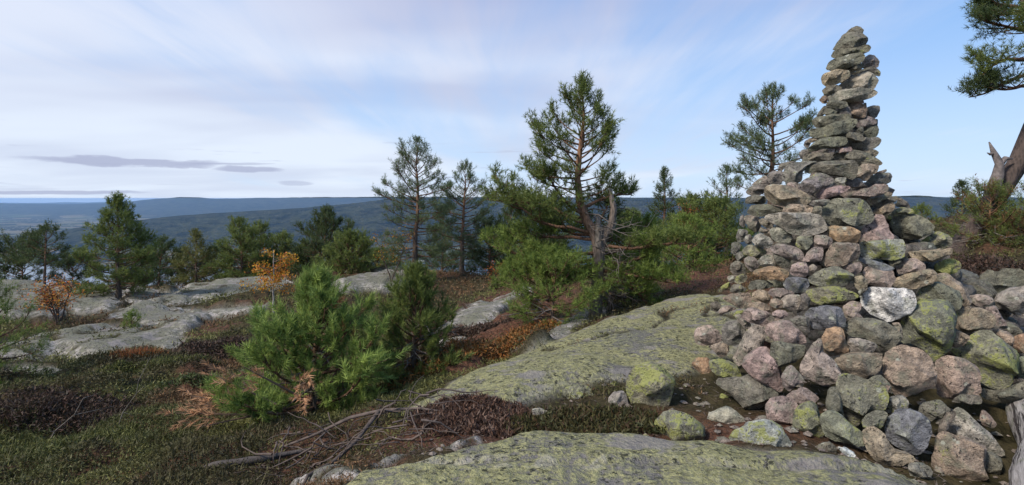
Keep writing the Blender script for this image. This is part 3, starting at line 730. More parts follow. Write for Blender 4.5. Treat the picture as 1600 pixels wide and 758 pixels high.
def polar(r, a):
    rr, aa = np.meshgrid(r, a, indexing="ij")
    x = rr * np.sin(aa); y = rr * np.cos(aa)
    n, mth = rr.shape
    i = np.arange(n - 1)[:, None] * mth; j = np.arange(mth)[None]; k = (j + 1) % mth
    return x, y, np.stack([i + j, i + mth + j, i + mth + k, i + k], -1).reshape(-1, 4)
front = np.linspace(R(-52), R(52), 640)
rest = np.linspace(R(52), R(308), 90)[1:-1]
ang = np.concatenate([front, rest])
rad = np.concatenate([np.linspace(0.05, 1.6, 12)[:-1], np.geomspace(1.6, 30, 325), np.geomspace(30, 90, 26)[1:]])
x, y, q = polar(rad, ang)
z, rock, lich, duff, edge = ground(x, y)
me = mesh_from("ground", np.stack([x.ravel(), y.ravel(), z.ravel()], 1), None, q[:, ::-1], MAT_GROUND,
               attrs={"rock": rock, "lichen": lich, "duff": duff, "edge": edge})
link("ground", me, kind="structure")

# ------------------------------------------------------------------ fjord country far below
A_PX = np.array([-600, -200, 0, 60, 130, 200, 260, 330, 400, 480, 560, 620, 700, 800, 1000, 1200, 1390, 1430, 1480, 1560, 1700, 2400.])
A_Y = np.array([400, 392, 388, 376, 357, 347, 340, 334, 330, 325, 318, 311, 310, 308, 311, 309, 306, 305, 308, 310, 311, 312.])
B_PX = np.array([-600, 0, 120, 170, 200, 240, 280, 310, 340, 420, 520, 590, 700, 1000, 2400.])
B_Y = np.array([317, 318, 319, 317, 315, 311, 308, 309, 310.5, 309, 308, 307.5, 308, 309, 310.])
WATER_Z = -300.0
def far_z(x, y):
    r = np.hypot(x, y); az = np.arctan2(x, y)
    azc = np.clip(az, -1.15, 1.15); ca = np.cos(azc)
    px = 800 + 873 * np.tan(azc)
    n_big = fbm2(x, y, 1 / 2600.0, 5, 41); n_mid = fbm2(x, y, 1 / 420.0, 5, 51)
    # the mountain the cairn stands on
    own = np.interp(r, [0, 60, 90, 300, 900, 1500, 1750, 3000], [-20, -22, -30, -115, -235, -296, -322, -325])
    zz = own + n_mid * 10 * sstep(120, 500, r) * sstep(1700, 1100, r)
    shore = np.interp(px, [-600, 0, 200, 400, 600, 1000, 2400], [2600, 2600, 2500, 2450, 2650, 2700, 2600]) / ca + n_big * 150
    dA = np.interp(px, [-600, 0, 130, 260, 400, 600], [2900, 2950, 3350, 3800, 4200, 4400])
    crest_r = dA / ca
    zc = 1.6 - (np.interp(px, A_PX, A_Y) - 310) / 873 * dA
    t = np.clip((r - shore) / (crest_r - shore), 0, 1)
    rise = WATER_Z - 6 + (zc - WATER_Z + 6) * (np.sin(np.pi / 2 * t) ** 1.25)
    plain = -284 + n_big * 10 + n_mid * 5
    back = sstep(crest_r, crest_r + 2600, r)
    lowbit = np.where(px < 640, plain, zc * 0.8 - 40)
    ridge = np.where(r < crest_r, rise, zc * (1 - back) + lowbit * back)
    env = np.clip((zc - WATER_Z) / 260, 0.15, 1) * np.sin(np.pi * np.clip(t, 0, 1) * 0.9)
    ridge = ridge + env * (n_mid * 32 + fbm2(x, y, 1 / 70.0, 3, 61) * 16) + env * fbm2(x, y, 1 / 1000.0, 4, 71) * 45
    zz = np.where(r > shore, ridge, zz)
    rb = 11000 / ca
    zb = 1.6 - (np.interp(px, B_PX, B_Y) - 310) / 873 * 11000
    hb = np.exp(-((r - rb) / 2300) ** 2)
    far = plain + (zb - plain) * hb + hb * n_mid * 18
    rc = 19000 / ca
    zcc = 1.6 - (316 + n_big * 4 - 310) / 873 * 19000
    far = np.maximum(far, plain + (zcc - plain) * np.exp(-((r - rc) / 3500) ** 2) + n_mid * 12)
    zz = np.where(r > crest_r, np.maximum(zz, far), zz)
    back_side = sstep(1.35, 1.7, np.abs(az))
    return zz * (1 - back_side) + (-20 - r * 0.02) * back_side
fa = np.concatenate([np.linspace(R(-50), R(50), 440), np.linspace(R(50), R(310), 60)[1:-1]])
fr = np.concatenate([np.geomspace(70, 1800, 40), np.linspace(1800, 5200, 150)[1:], np.geomspace(5200, 26000, 80)[1:]])
x, y, q = polar(fr, fa)
z = far_z(x.ravel(), y.ravel())

def mat_land():
    m, t, b = new_mat("forested_hills")
    co = t.n("ShaderNodeTexCoord").outputs["Object"]
    sp = t.n("ShaderNodeSeparateXYZ"); t.link(co, sp.inputs[0])
    n1 = t.noise(co, 1 / 700.0, 5, 0.6); n2 = t.noise(co, 1 / 110.0, 5, 0.65); n3 = t.noise(co, 1 / 28.0, 4, 0.7)
    c = t.mix(t.step(n2, 0.35, 0.65), (0.006, 0.012, 0.008), (0.058, 0.066, 0.034))
    c = t.mix(t.math("MULTIPLY", t.step(n1, 0.5, 0.66), 0.4), c, (0.075, 0.066, 0.036))
    c = t.mix(t.math("MULTIPLY", t.step(n3, 0.5, 0.7), 0.6), c, (0.13, 0.12, 0.07))
    c = t.mix(t.math("MULTIPLY", t.step(n3, 0.45, 0.3), 0.75), c, (0.004, 0.007, 0.006))
    # bare crags
    c = t.mix(t.math("MULTIPLY", t.step(t.noise(co, 1 / 170.0, 4, 0.7), 0.64, 0.70), 0.55), c, (0.20, 0.18, 0.17))
    # fields and houses on the low ground
    lowm = t.step(sp.outputs["Z"], -235.0, -275.0)
    cell = t.voro(t.mapping(co, (1, 1, 0.01)), 1 / 260.0, 1.0, "Color")
    cs = t.n("ShaderNodeSeparateColor"); t.link(cell, cs.inputs[0])
    field = t.mix(cs.outputs["Green"], (0.09, 0.13, 0.045), (0.30, 0.235, 0.15))
    fm = t.math("MULTIPLY", t.step(cs.outputs["Red"], 0.62, 0.64), lowm)
    c = t.mix(t.math("MULTIPLY", fm, 0.85), c, field)
    hv = t.voro(t.mapping(co, (1, 1, 0.01)), 1 / 55.0)
    town = t.math("MULTIPLY", t.math("MULTIPLY", t.step(hv, 0.26, 0.20), t.step(n1, 0.46, 0.56)), lowm)
    c = t.mix(t.math("MULTIPLY", town, 0.9), c, (0.55, 0.53, 0.50))
    t.link(c, b.inputs["Base Color"]); b.inputs["Roughness"].default_value = 1.0; b.inputs["Specular IOR Level"].default_value = 0.0
    bump(t, b, t.math("ADD", n3, n2), 55.0, 1.0)
    return m
me = mesh_from("terrain", np.stack([x.ravel(), y.ravel(), z], 1), None, q[:, ::-1], mat_land())
link("terrain", me, kind="structure")
def mat_water():
    m, t, b = new_mat("fjord_water")
    b.inputs["Base Color"].default_value = (0.03, 0.05, 0.07, 1)
    b.inputs["Roughness"].default_value = 0.12; b.inputs["Specular IOR Level"].default_value = 0.5
    co = t.n("ShaderNodeTexCoord").outputs["Object"]
    bump(t, b, t.noise(co, 1 / 14.0, 3), 0.6, 0.5)
    return m
wx, wy, q = polar(np.array([300, 1200, 2200, 3500, 9000.]), np.linspace(R(-80), R(80), 60))
q = q[[i for i in range(len(q)) if (i % 60) != 59]]
link("water", mesh_from("water", np.stack([wx.ravel(), wy.ravel(), np.full(wx.size, WATER_Z)], 1), None, q[:, ::-1], mat_water()), kind="structure")
# ------------------------------------------------------------------ stones
STONE_COL = {"k": (0.165, 0.158, 0.120, .10), "g": (0.200, 0.186, 0.166, 0), "p": (0.345, 0.278, 0.240, 0), "b": (0.335, 0.270, 0.200, .05),
             "l": (0.33, 0.31, 0.262, .05), "m": (0.215, 0.220, 0.165, .4), "y": (0.255, 0.248, 0.175, .65), "Y": (0.40, 0.41, 0.37, .55),
             "w": (0.86, 0.86, 0.86, 0), "o": (0.38, 0.245, 0.15, 0), "s": (0.185, 0.195, 0.210, 0), "d": (0.36, 0.285, 0.225, .1)}
def stone_mesh(outline, seed, depth=None, M=36, K=7):
    """rounded boulder from its outline in the local x-z plane; y is its depth"""
    rng = np.random.default_rng(seed)
    p = np.asarray(outline, float)
    area = 0.5 * np.sum(p[:, 0] * np.roll(p[:, 1], -1) - np.roll(p[:, 0], -1) * p[:, 1])
    if area < 0: p = p[::-1]; area = -area
    nx = np.roll(p, -1, 0)                                        # one round of corner cutting
    p = np.stack([p * 0.87 + nx * 0.13, p * 0.13 + nx * 0.87], 1).reshape(-1, 2)
    seg = np.linalg.norm(np.roll(p, -1, 0) - p, axis=1); cum = np.r_[0, np.cumsum(seg)]
    s = np.arange(M) / M * cum[-1]
    pc = np.vstack([p, p[:1]])
    ring = np.stack([np.interp(s, cum, pc[:, 0]), np.interp(s, cum, pc[:, 1])], 1)
    cen = ring.mean(0)
    ring = cen + (ring - cen) * 1.05
    size = math.sqrt(area)
    D = (depth or size * rng.uniform(0.8, 1.0)) * 0.5
    e = rng.uniform(0.46, 0.66)
    apex = cen + rng.normal(size=2) * size * 0.08
    vs = []
    ph = np.linspace(-np.pi / 2, np.pi / 2, 2 * K + 1)
    for a in ph[1:-1]:
        k = abs(math.cos(a)) ** e; off = math.copysign(abs(math.sin(a)) ** e, math.sin(a)) * D
        c = cen + (apex - cen) * (abs(off) / D)
        r2 = c + (ring - cen) * k
        vs.append(np.stack([r2[:, 0], np.full(M, off), r2[:, 1]], 1))
    v = np.concatenate(vs + [np.array([[apex[0], -D, apex[1]]]), np.array([[apex[0], D, apex[1]]])])
    # split faces: planes that shave the body
    c3 = np.array([cen[0], 0, cen[1]])
    for _ in range(12):
        n = rng.normal(size=3) * [1.0, 1.5, 1.0]; n[1] = -abs(n[1]); n /= np.linalg.norm(n)
        h = (v - c3) @ n; lim = np.quantile(h, rng.uniform(0.77, 0.93))
        over = np.maximum(h - lim, 0)
        keep = np.minimum(1, np.abs(v[:, 1]) / (D * 0.45))          # leave the outline ring alone
        v = v - n[None] * (over * 0.93 * keep)[:, None]
    nrm = v - c3; nrm /= np.linalg.norm(nrm, axis=1)[:, None] + 1e-9
    q = v / size
    v = v + nrm * (size * (0.06 * fbm(q * 2.2 + seed * 3.1, 3, seed) + 0.035 * fbm(q * 7 + seed, 2, seed + 5)))[:, None]
    nr = 2 * K - 1
    i = np.arange(nr - 1)[:, None] * M; j = np.arange(M)[None]; k = (j + 1) % M
    quads = np.stack([i + j, i + k, i + M + k, i + M + j], -1).reshape(-1, 4)
    j = np.arange(M); k = (j + 1) % M; a, b = nr * M, nr * M + 1
    tris = np.concatenate([np.stack([k, j, np.full(M, a)], 1), np.stack([(nr - 1) * M + j, (nr - 1) * M + k, np.full(M, b)], 1)])
    return mesh_from("stone", v, tris[:, ::-1], quads[:, ::-1], MAT_STONE, sharp=28)
def read_stones(txt):
    for row in txt.split("\n"):
        col, lab, pos, pts = row.split("|")
        x, y, z, yaw = map(float, pos.split())
        yield col, lab, (x, y, z), yaw, [tuple(int(c) / 1000 for c in q.split(",")) for q in pts.split()]
def paint(o, col, rng):
    c = np.array(STONE_COL[col]); j = rng.uniform(1.0, 1.32) if col != "w" else 1.0
    o.color = (*(c[:3] * j * (1 + rng.normal(size=3) * 0.03)), float(np.clip(c[3] + rng.uniform(-.15, .15), 0, 1)))

CX, CY = 3.55, 5.45
cairn = thing("cairn", "tall tapering cairn of stacked granite stones on the bare rock summit", "cairn", (CX, CY, gh(CX, CY)))
base = np.array(cairn.location)
rng = np.random.default_rng(7)
for i, (col, lab, pos, yaw, pts) in enumerate(read_stones(CAIRN_STONES)):
    if pos[2] > 1.75: pts = [(u * 1.03, w * 1.14) for u, w in pts]
    push = rng.normal() * .018
    o = link("stone", stone_mesh(pts, 100 + i), cairn, np.array(pos) + np.array([-math.sin(yaw), math.cos(yaw), 0]) * push - base, yaw)
    paint(o, col, rng)
# stones of the heart and of the far side
def round_outline(r):
    n = 8; a = np.arange(n) / n * 2 * np.pi + r.uniform(-.25, .25, n)
    return np.stack([np.cos(a) * r.uniform(.8, 1.1, n) * 0.5, np.sin(a) * r.uniform(.7, 1.0, n) * 0.36], 1)
SHARED = [stone_mesh(round_outline(np.random.default_rng(900 + k)), 900 + k, 0.8, 20, 5) for k in range(8)]
# height, axis x, axis y, half width, depth to the front
LEVELS = [(-.12, 3.85, 5.2, 1.45, 1.3), (.2, 3.8, 5.3, 1.3, 1.15), (.5, 3.68, 5.45, 1.1, 1.0), (.75, 3.52, 5.5, .92, 1.0), (1.0, 3.36, 5.5, .76, .85),
          (1.22, 3.28, 5.5, .64, .72), (1.42, 3.18, 5.5, .54, .62), (1.62, 3.12, 5.5, .44, .5), (1.82, 3.23, 5.48, .34, .38), (2.0, 3.24, 5.46, .30, .34),
          (2.17, 3.25, 5.46, .25, .28), (2.34, 3.26, 5.46, .22, .25), (2.5, 3.26, 5.46, .19, .22), (2.66, 3.27, 5.46, .16, .2), (2.82, 3.29, 5.46, .14, .18), (2.98, 3.3, 5.46, .1, .15)]
k = 0
view = math.atan2(-CY, -CX)
for z0, ax, ay, hw, fd in LEVELS:
    spire = z0 > 1.75
    sz = 0.30 if not spire else max(0.16, hw * 1.0)
    spots = []
    if spire:
        spots = [(0, hw * .7)] if hw > .12 else []
    else:
        for rr, dens in ((0.92, 0.8),):
            n = max(3, int(2 * math.pi * rr * hw / (sz * 0.86 / dens)))
            for a in np.arange(n) / n * 2 * math.pi + rng.uniform(0, 1):
                da = abs((a - view + math.pi) % (2 * math.pi) - math.pi)
                if da < 1.5: continue
                spots.append((math.cos(a) * rr * hw, math.sin(a) * rr * (hw if math.sin(a) > 0 else fd * 0.8)))
    for dx, dy in spots:
        if k >= 105: break
        o = link("stone", SHARED[k % 8], cairn, (ax + dx - base[0], ay + dy - base[1], z0 + rng.uniform(-.03, .03) - base[2]))
        o.rotation_euler = (rng.uniform(-.25, .25), rng.uniform(-.2, .2), rng.uniform(0, 6.28))
        f = sz * rng.uniform(0.95, 1.3); o.scale = (f * 1.15, f, f * (1.15 if not spire else 1.0))
        paint(o, "kgpbl"[k % 5], rng); k += 1
# the hidden packing stones, too many and too deep in the heap to tell apart
def packing():
    rng = np.random.default_rng(17); vv, qq, cc, n0 = [], [], [], 0
    src = []
    LOW = [stone_mesh(round_outline(np.random.default_rng(950 + k)), 950 + k, 0.8, 11, 3) for k in range(5)]
    for me_ in LOW:
        a = np.zeros(len(me_.vertices) * 3, np.float32); me_.vertices.foreach_get("co", a); src.append(a.reshape(-1, 3))
    lp = np.zeros(len(LOW[0].loops), np.int32); LOW[0].loops.foreach_get("vertex_index", lp)
    nq = sum(1 for p_ in LOW[0].polygons if p_.loop_total == 4)
    quads, tris = lp[:nq * 4].reshape(-1, 4), lp[nq * 4:].reshape(-1, 3); tt = []
    zs = np.array([l[0] for l in LEVELS]); LV = np.array(LEVELS)
    for z0 in np.arange(-.2, 2.9, .11):
        ax, ay, hw, fd = (np.interp(z0, zs, LV[:, i]) for i in (1, 2, 3, 4))
        spire = z0 > 1.75; sz = .24 if not spire else min(.2, hw * .75)
        for _ in range(int(22 * hw * hw / sz / sz * .17) + 2):
            a = rng.uniform(0, 6.28); rr = math.sqrt(rng.random()) * (.8 if not spire else .42)
            c = np.array([ax + math.cos(a) * rr * hw, ay + math.sin(a) * rr * (hw if math.sin(a) > 0 else fd), z0])
            b = rng.uniform(0, 6.28); s = src[rng.integers(5)] * sz * rng.uniform(.9, 1.35) * [1.1, 1, .95]
            vv.append(np.stack([s[:, 0] * math.cos(b) - s[:, 1] * math.sin(b), s[:, 0] * math.sin(b) + s[:, 1] * math.cos(b), s[:, 2]], 1) + c - base)
            qq.append(quads + n0); tt.append(tris + n0); n0 += len(s)
    o = link("packing_rubble", mesh_from("packing_rubble", np.concatenate(vv), np.concatenate(tt), np.concatenate(qq), MAT_STONE), cairn, kind="stuff")
    o.color = (.16, .145, .125, .05)
packing()
for i, (col, lab, pos, yaw, pts) in enumerate(read_stones(LOOSE_STONES)):
    o = link("boulder", stone_mesh(pts, 400 + i), None, (pos[0], pos[1], pos[2] - .02), yaw, label=lab, category="boulder", group="loose boulders below the cairn")
    paint(o, col, rng)

# ------------------------------------------------------------------ pines
def tuft_template(K, rng, spread=(30, 95), width=0.05, length=0.55):
    """K needles round a shoot of length 1 along +z, one triangle each"""
    s = rng.uniform(0, 0.85, K); az = rng.uniform(0, 2 * np.pi, K); th = np.radians(rng.uniform(*spread, K)) * (1.05 - 0.5 * s)
    d = np.stack([np.cos(az) * np.sin(th), np.sin(az) * np.sin(th), np.cos(th)], 1)
    b = np.stack([np.zeros(K), np.zeros(K), s], 1)
    side = np.cross(d, rng.normal(size=(K, 3))); side /= np.linalg.norm(side, axis=1)[:, None]
    L = length * rng.uniform(0.7, 1.1, K)[:, None]
    return np.stack([b + side * width / 2, b - side * width / 2, b + d * L], 1).reshape(-1, 3)
def place_tufts(tpls, pos, dirs, size, rng):
    """array of triangle vertices for tufts at pos pointing along dirs"""
    out = np.zeros((len(pos), len(tpls[0]), 3))
    z = dirs / (np.linalg.norm(dirs, axis=1)[:, None] + 1e-9)
    ref = rng.normal(size=z.shape); xx = np.cross(z, ref); xx /= np.linalg.norm(xx, axis=1)[:, None] + 1e-9
    yy = np.cross(z, xx)
    M = np.stack([xx, yy, z], 2) * np.asarray(size)[:, None, None]
    w = rng.integers(0, len(tpls), len(pos))
    for k, tp in enumerate(tpls):
        s = w == k
        out[s] = np.einsum("nij,mj->nmi", M[s], tp) + pos[s][:, None]
    return out.reshape(-1, 3)
PROF = {
    "cone": lambda s: (1 - s) ** 0.75 * (0.55 + 0.45 * np.minimum(1, s / 0.12)) + 0.04,
    "open": lambda s: (0.35 + 0.65 * np.sin(np.pi * min(1, (s * 0.85 + 0.12))) ** 0.8) * (1 - s ** 5) + 0.05,
    "umbrella": lambda s: (0.35 + 0.65 * min(1, s * 2.2)) * (1 - s ** 4) ** 0.6 + 0.08,
    "hero": lambda s: float(np.interp(s, [0, .3, .5, .7, .85, 1], [.9, 1, .9, .46, .2, .03])),
    "wide": lambda s: (1 - s ** 1.7) ** 0.8 * (0.65 + 0.35 * min(1, s / 0.3)) + 0.08,
}
UP = np.array([0, 0, 1.0])
GREENS = {"mid": ((0.058, 0.092, 0.030), (0.150, 0.195, 0.058)), "dark": ((0.032, 0.055, 0.026), (0.075, 0.108, 0.042)),
          "blue": ((0.055, 0.088, 0.046), (0.110, 0.150, 0.075)), "yellow": ((0.070, 0.084, 0.028), (0.140, 0.150, 0.050)),
          "bright": ((0.070, 0.120, 0.030), (0.160, 0.220, 0.055)), "young": ((0.070, 0.125, 0.036), (0.25, 0.345, 0.100))}
def grow(trunk_soup, crown_soup, rng, path, c0, Rmax, prof, nb, dens, size, tpl, green, bark, az0=0.0, asym=0.0, el=(-8, 55), curl=28, sub=0.4, rscale=1.0, bare=0.0, az_list=None, dead=0, wild=0.0):
    """branches, twigs and needle tufts along a trunk path"""
    path = np.asarray(path); seg = np.r_[0, np.cumsum(np.linalg.norm(np.diff(path, axis=0), axis=1))]; H = seg[-1]
    at = lambda s: np.array([np.interp(s * H, seg, path[:, i]) for i in range(3)])
    tp, td, ts = [], [], []
    lo, hi = (np.array(c) * [1.32, 1.22, 1.05] for c in GREENS[green])
    for k in range(nb):
        s0 = (k + rng.uniform(0, 0.9)) / nb
        s = c0 + (1 - c0) * s0 * 0.985
        az = k * 2.39996 + rng.uniform(-.45, .45) if az_list is None else az_list[k % len(az_list)] + rng.uniform(-.3, .3)
        L = Rmax * PROF[prof](s0) * rng.uniform(0.62 - wild, 1.12 + wild) * (1 + asym * math.cos(az - az0))
        e = R(el[0] + (el[1] - el[0]) * s0 ** 1.3 + rng.uniform(-10, 10))
        p = at(s); pts = [p]; m = 7
        a2 = az
        for i in range(m):
            d = np.array([math.cos(a2) * math.cos(e), math.sin(a2) * math.cos(e), math.sin(e)])
            p = p + d * L / m; pts.append(p); e += R(curl) / m + R(rng.uniform(-6, 6)); a2 += R(rng.uniform(-8, 8))
        pts = np.array(pts)
        r0 = (0.007 + 0.013 * L) * rscale
        trunk_soup.tube(pts, np.linspace(r0, r0 * 0.25, m + 1), 5, bark * rng.uniform(.8, 1.1))
        nt = max(3, int(L * dens))
        for j in range(nt + 1):
            t = 1.0 if j == nt else bare + (1 - bare) * rng.uniform(0.22, 1.0) ** 0.75
            i = min(int(t * m), m - 1); f = t * m - i
            q = pts[i] * (1 - f) + pts[i + 1] * f
            fw = pts[i + 1] - pts[i]; fw /= np.linalg.norm(fw) + 1e-9
            if j == nt:
                tw = [q]; d = fw
            else:
                sd = np.cross(fw, UP) * rng.choice([-1, 1]) + rng.normal(size=3) * 0.25
                d = fw * rng.uniform(.35, .9) + sd * 0.8 + UP * rng.uniform(0.05, .55); d /= np.linalg.norm(d)
                ls = L * sub * (1.12 - t * 0.75) * rng.uniform(0.45, 1.15) + size * 0.4
                tw = [q + d * ls * g for g in ((1.0,) if ls < size * 1.1 else (0.55, 1.0) if ls < size * 2.2 else (0.42, 0.7, 1.0))]
                trunk_soup.tube([q, tw[-1]], [r0 * 0.32, r0 * 0.12], 3, bark * rng.uniform(.7, 1.0))
            for g in tw:
                for _ in range(2):
                    tp.append(g + rng.normal(size=3) * size * 0.22 - d * size * 0.3); td.append(d * 0.75 + UP * rng.uniform(0.1, 0.75) + rng.normal(size=3) * 0.32); ts.append(size * rng.uniform(0.75, 1.2))
    for i in range(5):                                                     # the leader
        tp.append(at(1 - 0.02 * i)); td.append(UP + rng.normal(size=3) * 0.35); ts.append(size)
    tp = np.array(tp); td = np.array(td); ts = np.array(ts)
    v = place_tufts(tpl, tp, td, ts, rng)
    w = np.clip(rng.normal(0.45, 0.25, len(tp)), 0, 1)[:, None]
    c = (lo * (1 - w) + hi * w) * rng.uniform(0.85, 1.15, (len(tp), 1))
    if dead:
        k = rng.random(len(tp)) < dead; c[k] = np.array([0.20, 0.105, 0.045]) * rng.uniform(.6, 1.1, (k.sum(), 1))
    crown_soup.tris(v, np.repeat(c, len(tpl[0]), 0))
    return len(tp)
BARK_LOW = np.array([0.115, 0.092, 0.075]); BARK_UP = np.array([0.200, 0.110, 0.065])
def trunk_path(H, lean, rng, wob=0.03, n=12):
    s = np.linspace(0, 1, n)
    w = np.cumsum(rng.normal(size=(n, 2)) * wob * H / n ** 0.5, 0); w[0] = 0
    return np.stack([lean[0] * s + w[:, 0] * 0.5, lean[1] * s + w[:, 1] * 0.5, H * s - 0.12 * (s == 0)], 1)
SPOT = {l.split()[0]: tuple(map(float, l.split()[1:])) for l in TREE_SPOTS.split("\n")}
G2 = "pines along the left brow"
def pine(key, label, name="pine_tree", seed=0, Rmax=1.0, c0=0.2, prof="open", nb=40, dens=9, size=0.2, K=14, nw=0.082, green="mid", lean=(0, 0), r0=None, group="pines on the brow of the hill", snag=0, hs=0.96, **kw):
    if group == G2: Rmax *= 1.15; nb = int(nb * 1.12)
    x, y, H = SPOT[key]; H *= hs; rng = np.random.default_rng(seed)
    t = thing(name, label, "tree" if name == "pine_tree" else "shrub", (x, y, gh(x, y) - 0.03), 0, group)
    ts, cs = Soup(), Soup()
    path = trunk_path(H, lean, rng); r0 = r0 or 0.018 * H + 0.02
    s = np.linspace(0, 1, len(path))
    f = np.clip((s - 0.15) / 0.5, 0, 1)[:, None]
    rad = r0 * (1 - s * 0.93) * (1 + 0.35 * np.exp(-s * 14))
    ts.tube(path, rad, 9, BARK_LOW * (1 - f) + BARK_UP * f, 0.07, rng)
    tpl = [tuft_template(K, rng, *((22, 68),) if hs < .95 else (), width=nw) for _ in range(4)]
    grow(ts, cs, rng, path, c0, Rmax, prof, nb, dens, size, tpl, green, BARK_UP * 0.75, **kw)
    for _ in range(snag):                                                  # bare dead twigs low on the trunk
        h = rng.uniform(0.08, 0.5); a = rng.uniform(0, 6.28); L = Rmax * rng.uniform(.35, .9)
        p0 = np.array([np.interp(h, s, path[:, i]) for i in range(3)])
        d = np.array([math.cos(a), math.sin(a), rng.uniform(-.35, .25)])
        pp = [p0 + d * L * g + rng.normal(size=3) * 0.04 * L * (g > 0) for g in (0, .35, .7, 1)]
        ts.tube(pp, [.012, .009, .006, .003], 4, (0.17, 0.15, 0.135))
        for g in (1, 2):
            ts.tube([pp[g], pp[g] + d * L * .3 + rng.normal(size=3) * 0.16 * L], [.006, .002], 3, (0.17, 0.15, 0.135))
    link("trunk", ts.mesh("trunk", MAT_BARK), t)
    link("crown", cs.mesh("crown", MAT_NEEDLE, False), t)
    return t
pine("thin", "slender sparse pine with a bare lower stem at the far left", seed=1, Rmax=.75, c0=.42, prof="open", nb=26, dens=12.2, green="dark", lean=(.1, 0), group=G2)
pine("umb1", "low spreading flat-topped pine below the slender pine at the far left", seed=2, Rmax=1.35, c0=.45, prof="umbrella", nb=30, dens=12.2, green="dark", group=G2)
pine("umb2", "small umbrella shaped pine between the slender pine and the pointed dense pine", seed=3, Rmax=1.1, c0=.5, prof="umbrella", nb=28, dens=12.2, green="dark", group=G2)
pine("cone", "dense pointed pine standing alone on the left grey slabs", seed=4, Rmax=1.15, c0=.1, prof="cone", nb=64, dens=13.5, size=.19, K=16, green="mid", group=G2, snag=14, el=(-12, 62))
pine("dark", "dark crooked pine just right of the dense pointed pine", seed=5, Rmax=1.05, c0=.35, prof="wide", nb=34, dens=12.2, green="dark", lean=(.25, 0), group=G2, snag=4)
pine("yel", "narrow yellowish pine with bare lower twigs beside the dark crooked pine", seed=6, Rmax=.95, c0=.15, prof="cone", nb=40, dens=12.2, green="yellow", group=G2, snag=14)
pine("wide1", "broad dense pine behind the left end of the pale slab", seed=7, Rmax=1.15, c0=.12, prof="wide", nb=48, dens=13.5, green="mid", group=G2)
pine("wide1b", "dense pine with a separate pointed top touching the broad pine on its right", seed=8, Rmax=1.25, c0=.2, prof="wide", nb=50, dens=13.5, green="mid", group=G2)
pine("wide2", "large dark pine with a rugged top above the orange birch", seed=9, Rmax=1.55, c0=.15, prof="wide", nb=64, dens=13.5, green="dark", lean=(.35, 0), group=G2)
pine("pale", "faint grey-green pine showing behind the rounded bushy pine", seed=10, Rmax=1.5, c0=.35, prof="cone", nb=40, dens=9.5, size=.24, green="blue", group=G2)
pine("bushy", "rounded bushy pine at the right end of the brow before the gap", seed=11, Rmax=1.05, c0=.03, prof="wide", nb=48, dens=14.9, green="mid", group=G2)
pine("far1", "half hidden pine top below the brow between the crooked and the yellowish pine", seed=12, Rmax=1.3, c0=.3, prof="wide", nb=36, dens=10.8, green="dark", group=G2)
pine("far2", "half hidden pine filling the gap left of the rugged dark pine", seed=13, Rmax=1.4, c0=.3, prof="wide", nb=40, dens=10.8, green="dark", group=G2)
for key, lab, sd, rm, pf, gr in (("belt1", "low dark pine squeezed between the pointed pine and the crooked pine", 112, 1.1, "wide", "dark"), ("belt2", "rounded dark pine between the yellowish pine and the broad pine", 113, 1.2, "wide", "dark"),
                         ("belt3", "dark pine behind the orange birch, left of the rugged pine", 114, 1.3, "wide", "mid"), ("belt4", "small rounded pine in the dip left of the tall layered pine", 115, .9, "wide", "mid")):
    pine(key, lab, seed=sd, Rmax=rm, c0=.1, prof=pf, nb=46, dens=12, green=gr, group=G2)
G3 = "tall pines in the middle of the picture"
pine("tall", "tall open layered pine with a reddish stem, left of the middle", seed=14, Rmax=1.35, c0=.16, prof="open", nb=72, dens=11.5, size=.17, K=15, nw=.06, green="blue", group=G3, el=(-16, 50), curl=22, snag=14, bare=.15)
pine("second", "slimmer shorter pine just right of the tall layered pine", seed=15, Rmax=1.2, c0=.12, prof="open", nb=62, dens=11.5, size=.17, K=15, nw=.06, green="blue", group=G3, el=(-16, 52), curl=22, lean=(.15, 0), snag=12, bare=.15)
pine("far3", "low dark pine filling in between the two tall middle pines", seed=16, Rmax=1.3, c0=.1, prof="wide", nb=44, dens=10.8, green="dark", group=G3)
pine("far4", "dark pine half hidden behind the long left limbs of the twisted pine", seed=17, Rmax=1.35, c0=.15, prof="wide", nb=48, dens=10.8, green="dark", group=G3)
for key, lab, sd, rm in (("belt5", "dark pine below the slimmer middle pine on its right side", 116, 1.3), ("belt6", "dense dark pine seen through the left boughs of the twisted pine", 117, 1.3)):
    pine(key, lab, seed=sd, Rmax=rm, c0=.1, prof="wide", nb=50, dens=11, green="dark", group=G3)
G4 = "pines behind the cairn and the twisted pine"
pine("far5", "low dark pine at the back just right of the twisted pine trunk", seed=18, Rmax=1.2, c0=.15, prof="wide", nb=44, dens=10.8, green="dark", group=G4)
pine("backa", "pine with a neat pointed top rising right of the twisted pine", seed=19, Rmax=1.05, c0=.25, prof="cone", nb=52, dens=12.2, green="dark", group=G4)
pine("backb", "bushy pine in front of the orange leaves left of the cairn", seed=20, Rmax=1.25, c0=.08, prof="wide", nb=50, dens=12.2, green="mid", group=G4)
pine("belt7", "dark pine closing the gap right behind the twisted pine trunk", seed=118, Rmax=1.1, c0=.1, prof="wide", nb=46, dens=14.9, green="mid", group=G4)
pine("belt8", "dense pine right against the left flank of the cairn", seed=119, Rmax=1.2, c0=.08, prof="wide", nb=50, dens=14.9, green="mid", group=G4)
pine("backc", "sparse ragged pine top touching the left shoulder of the cairn", seed=21, Rmax=.85, c0=.3, prof="open", nb=36, dens=10.8, green="blue", group=G4, snag=6)
pine("behind", "open flat-crowned pine standing directly behind the cairn", seed=22, Rmax=1.0, c0=.42, prof="open", nb=46, dens=14.9, size=.16, K=16, nw=.06, green="blue", group=G4, snag=12, el=(-4, 48), bare=.2)
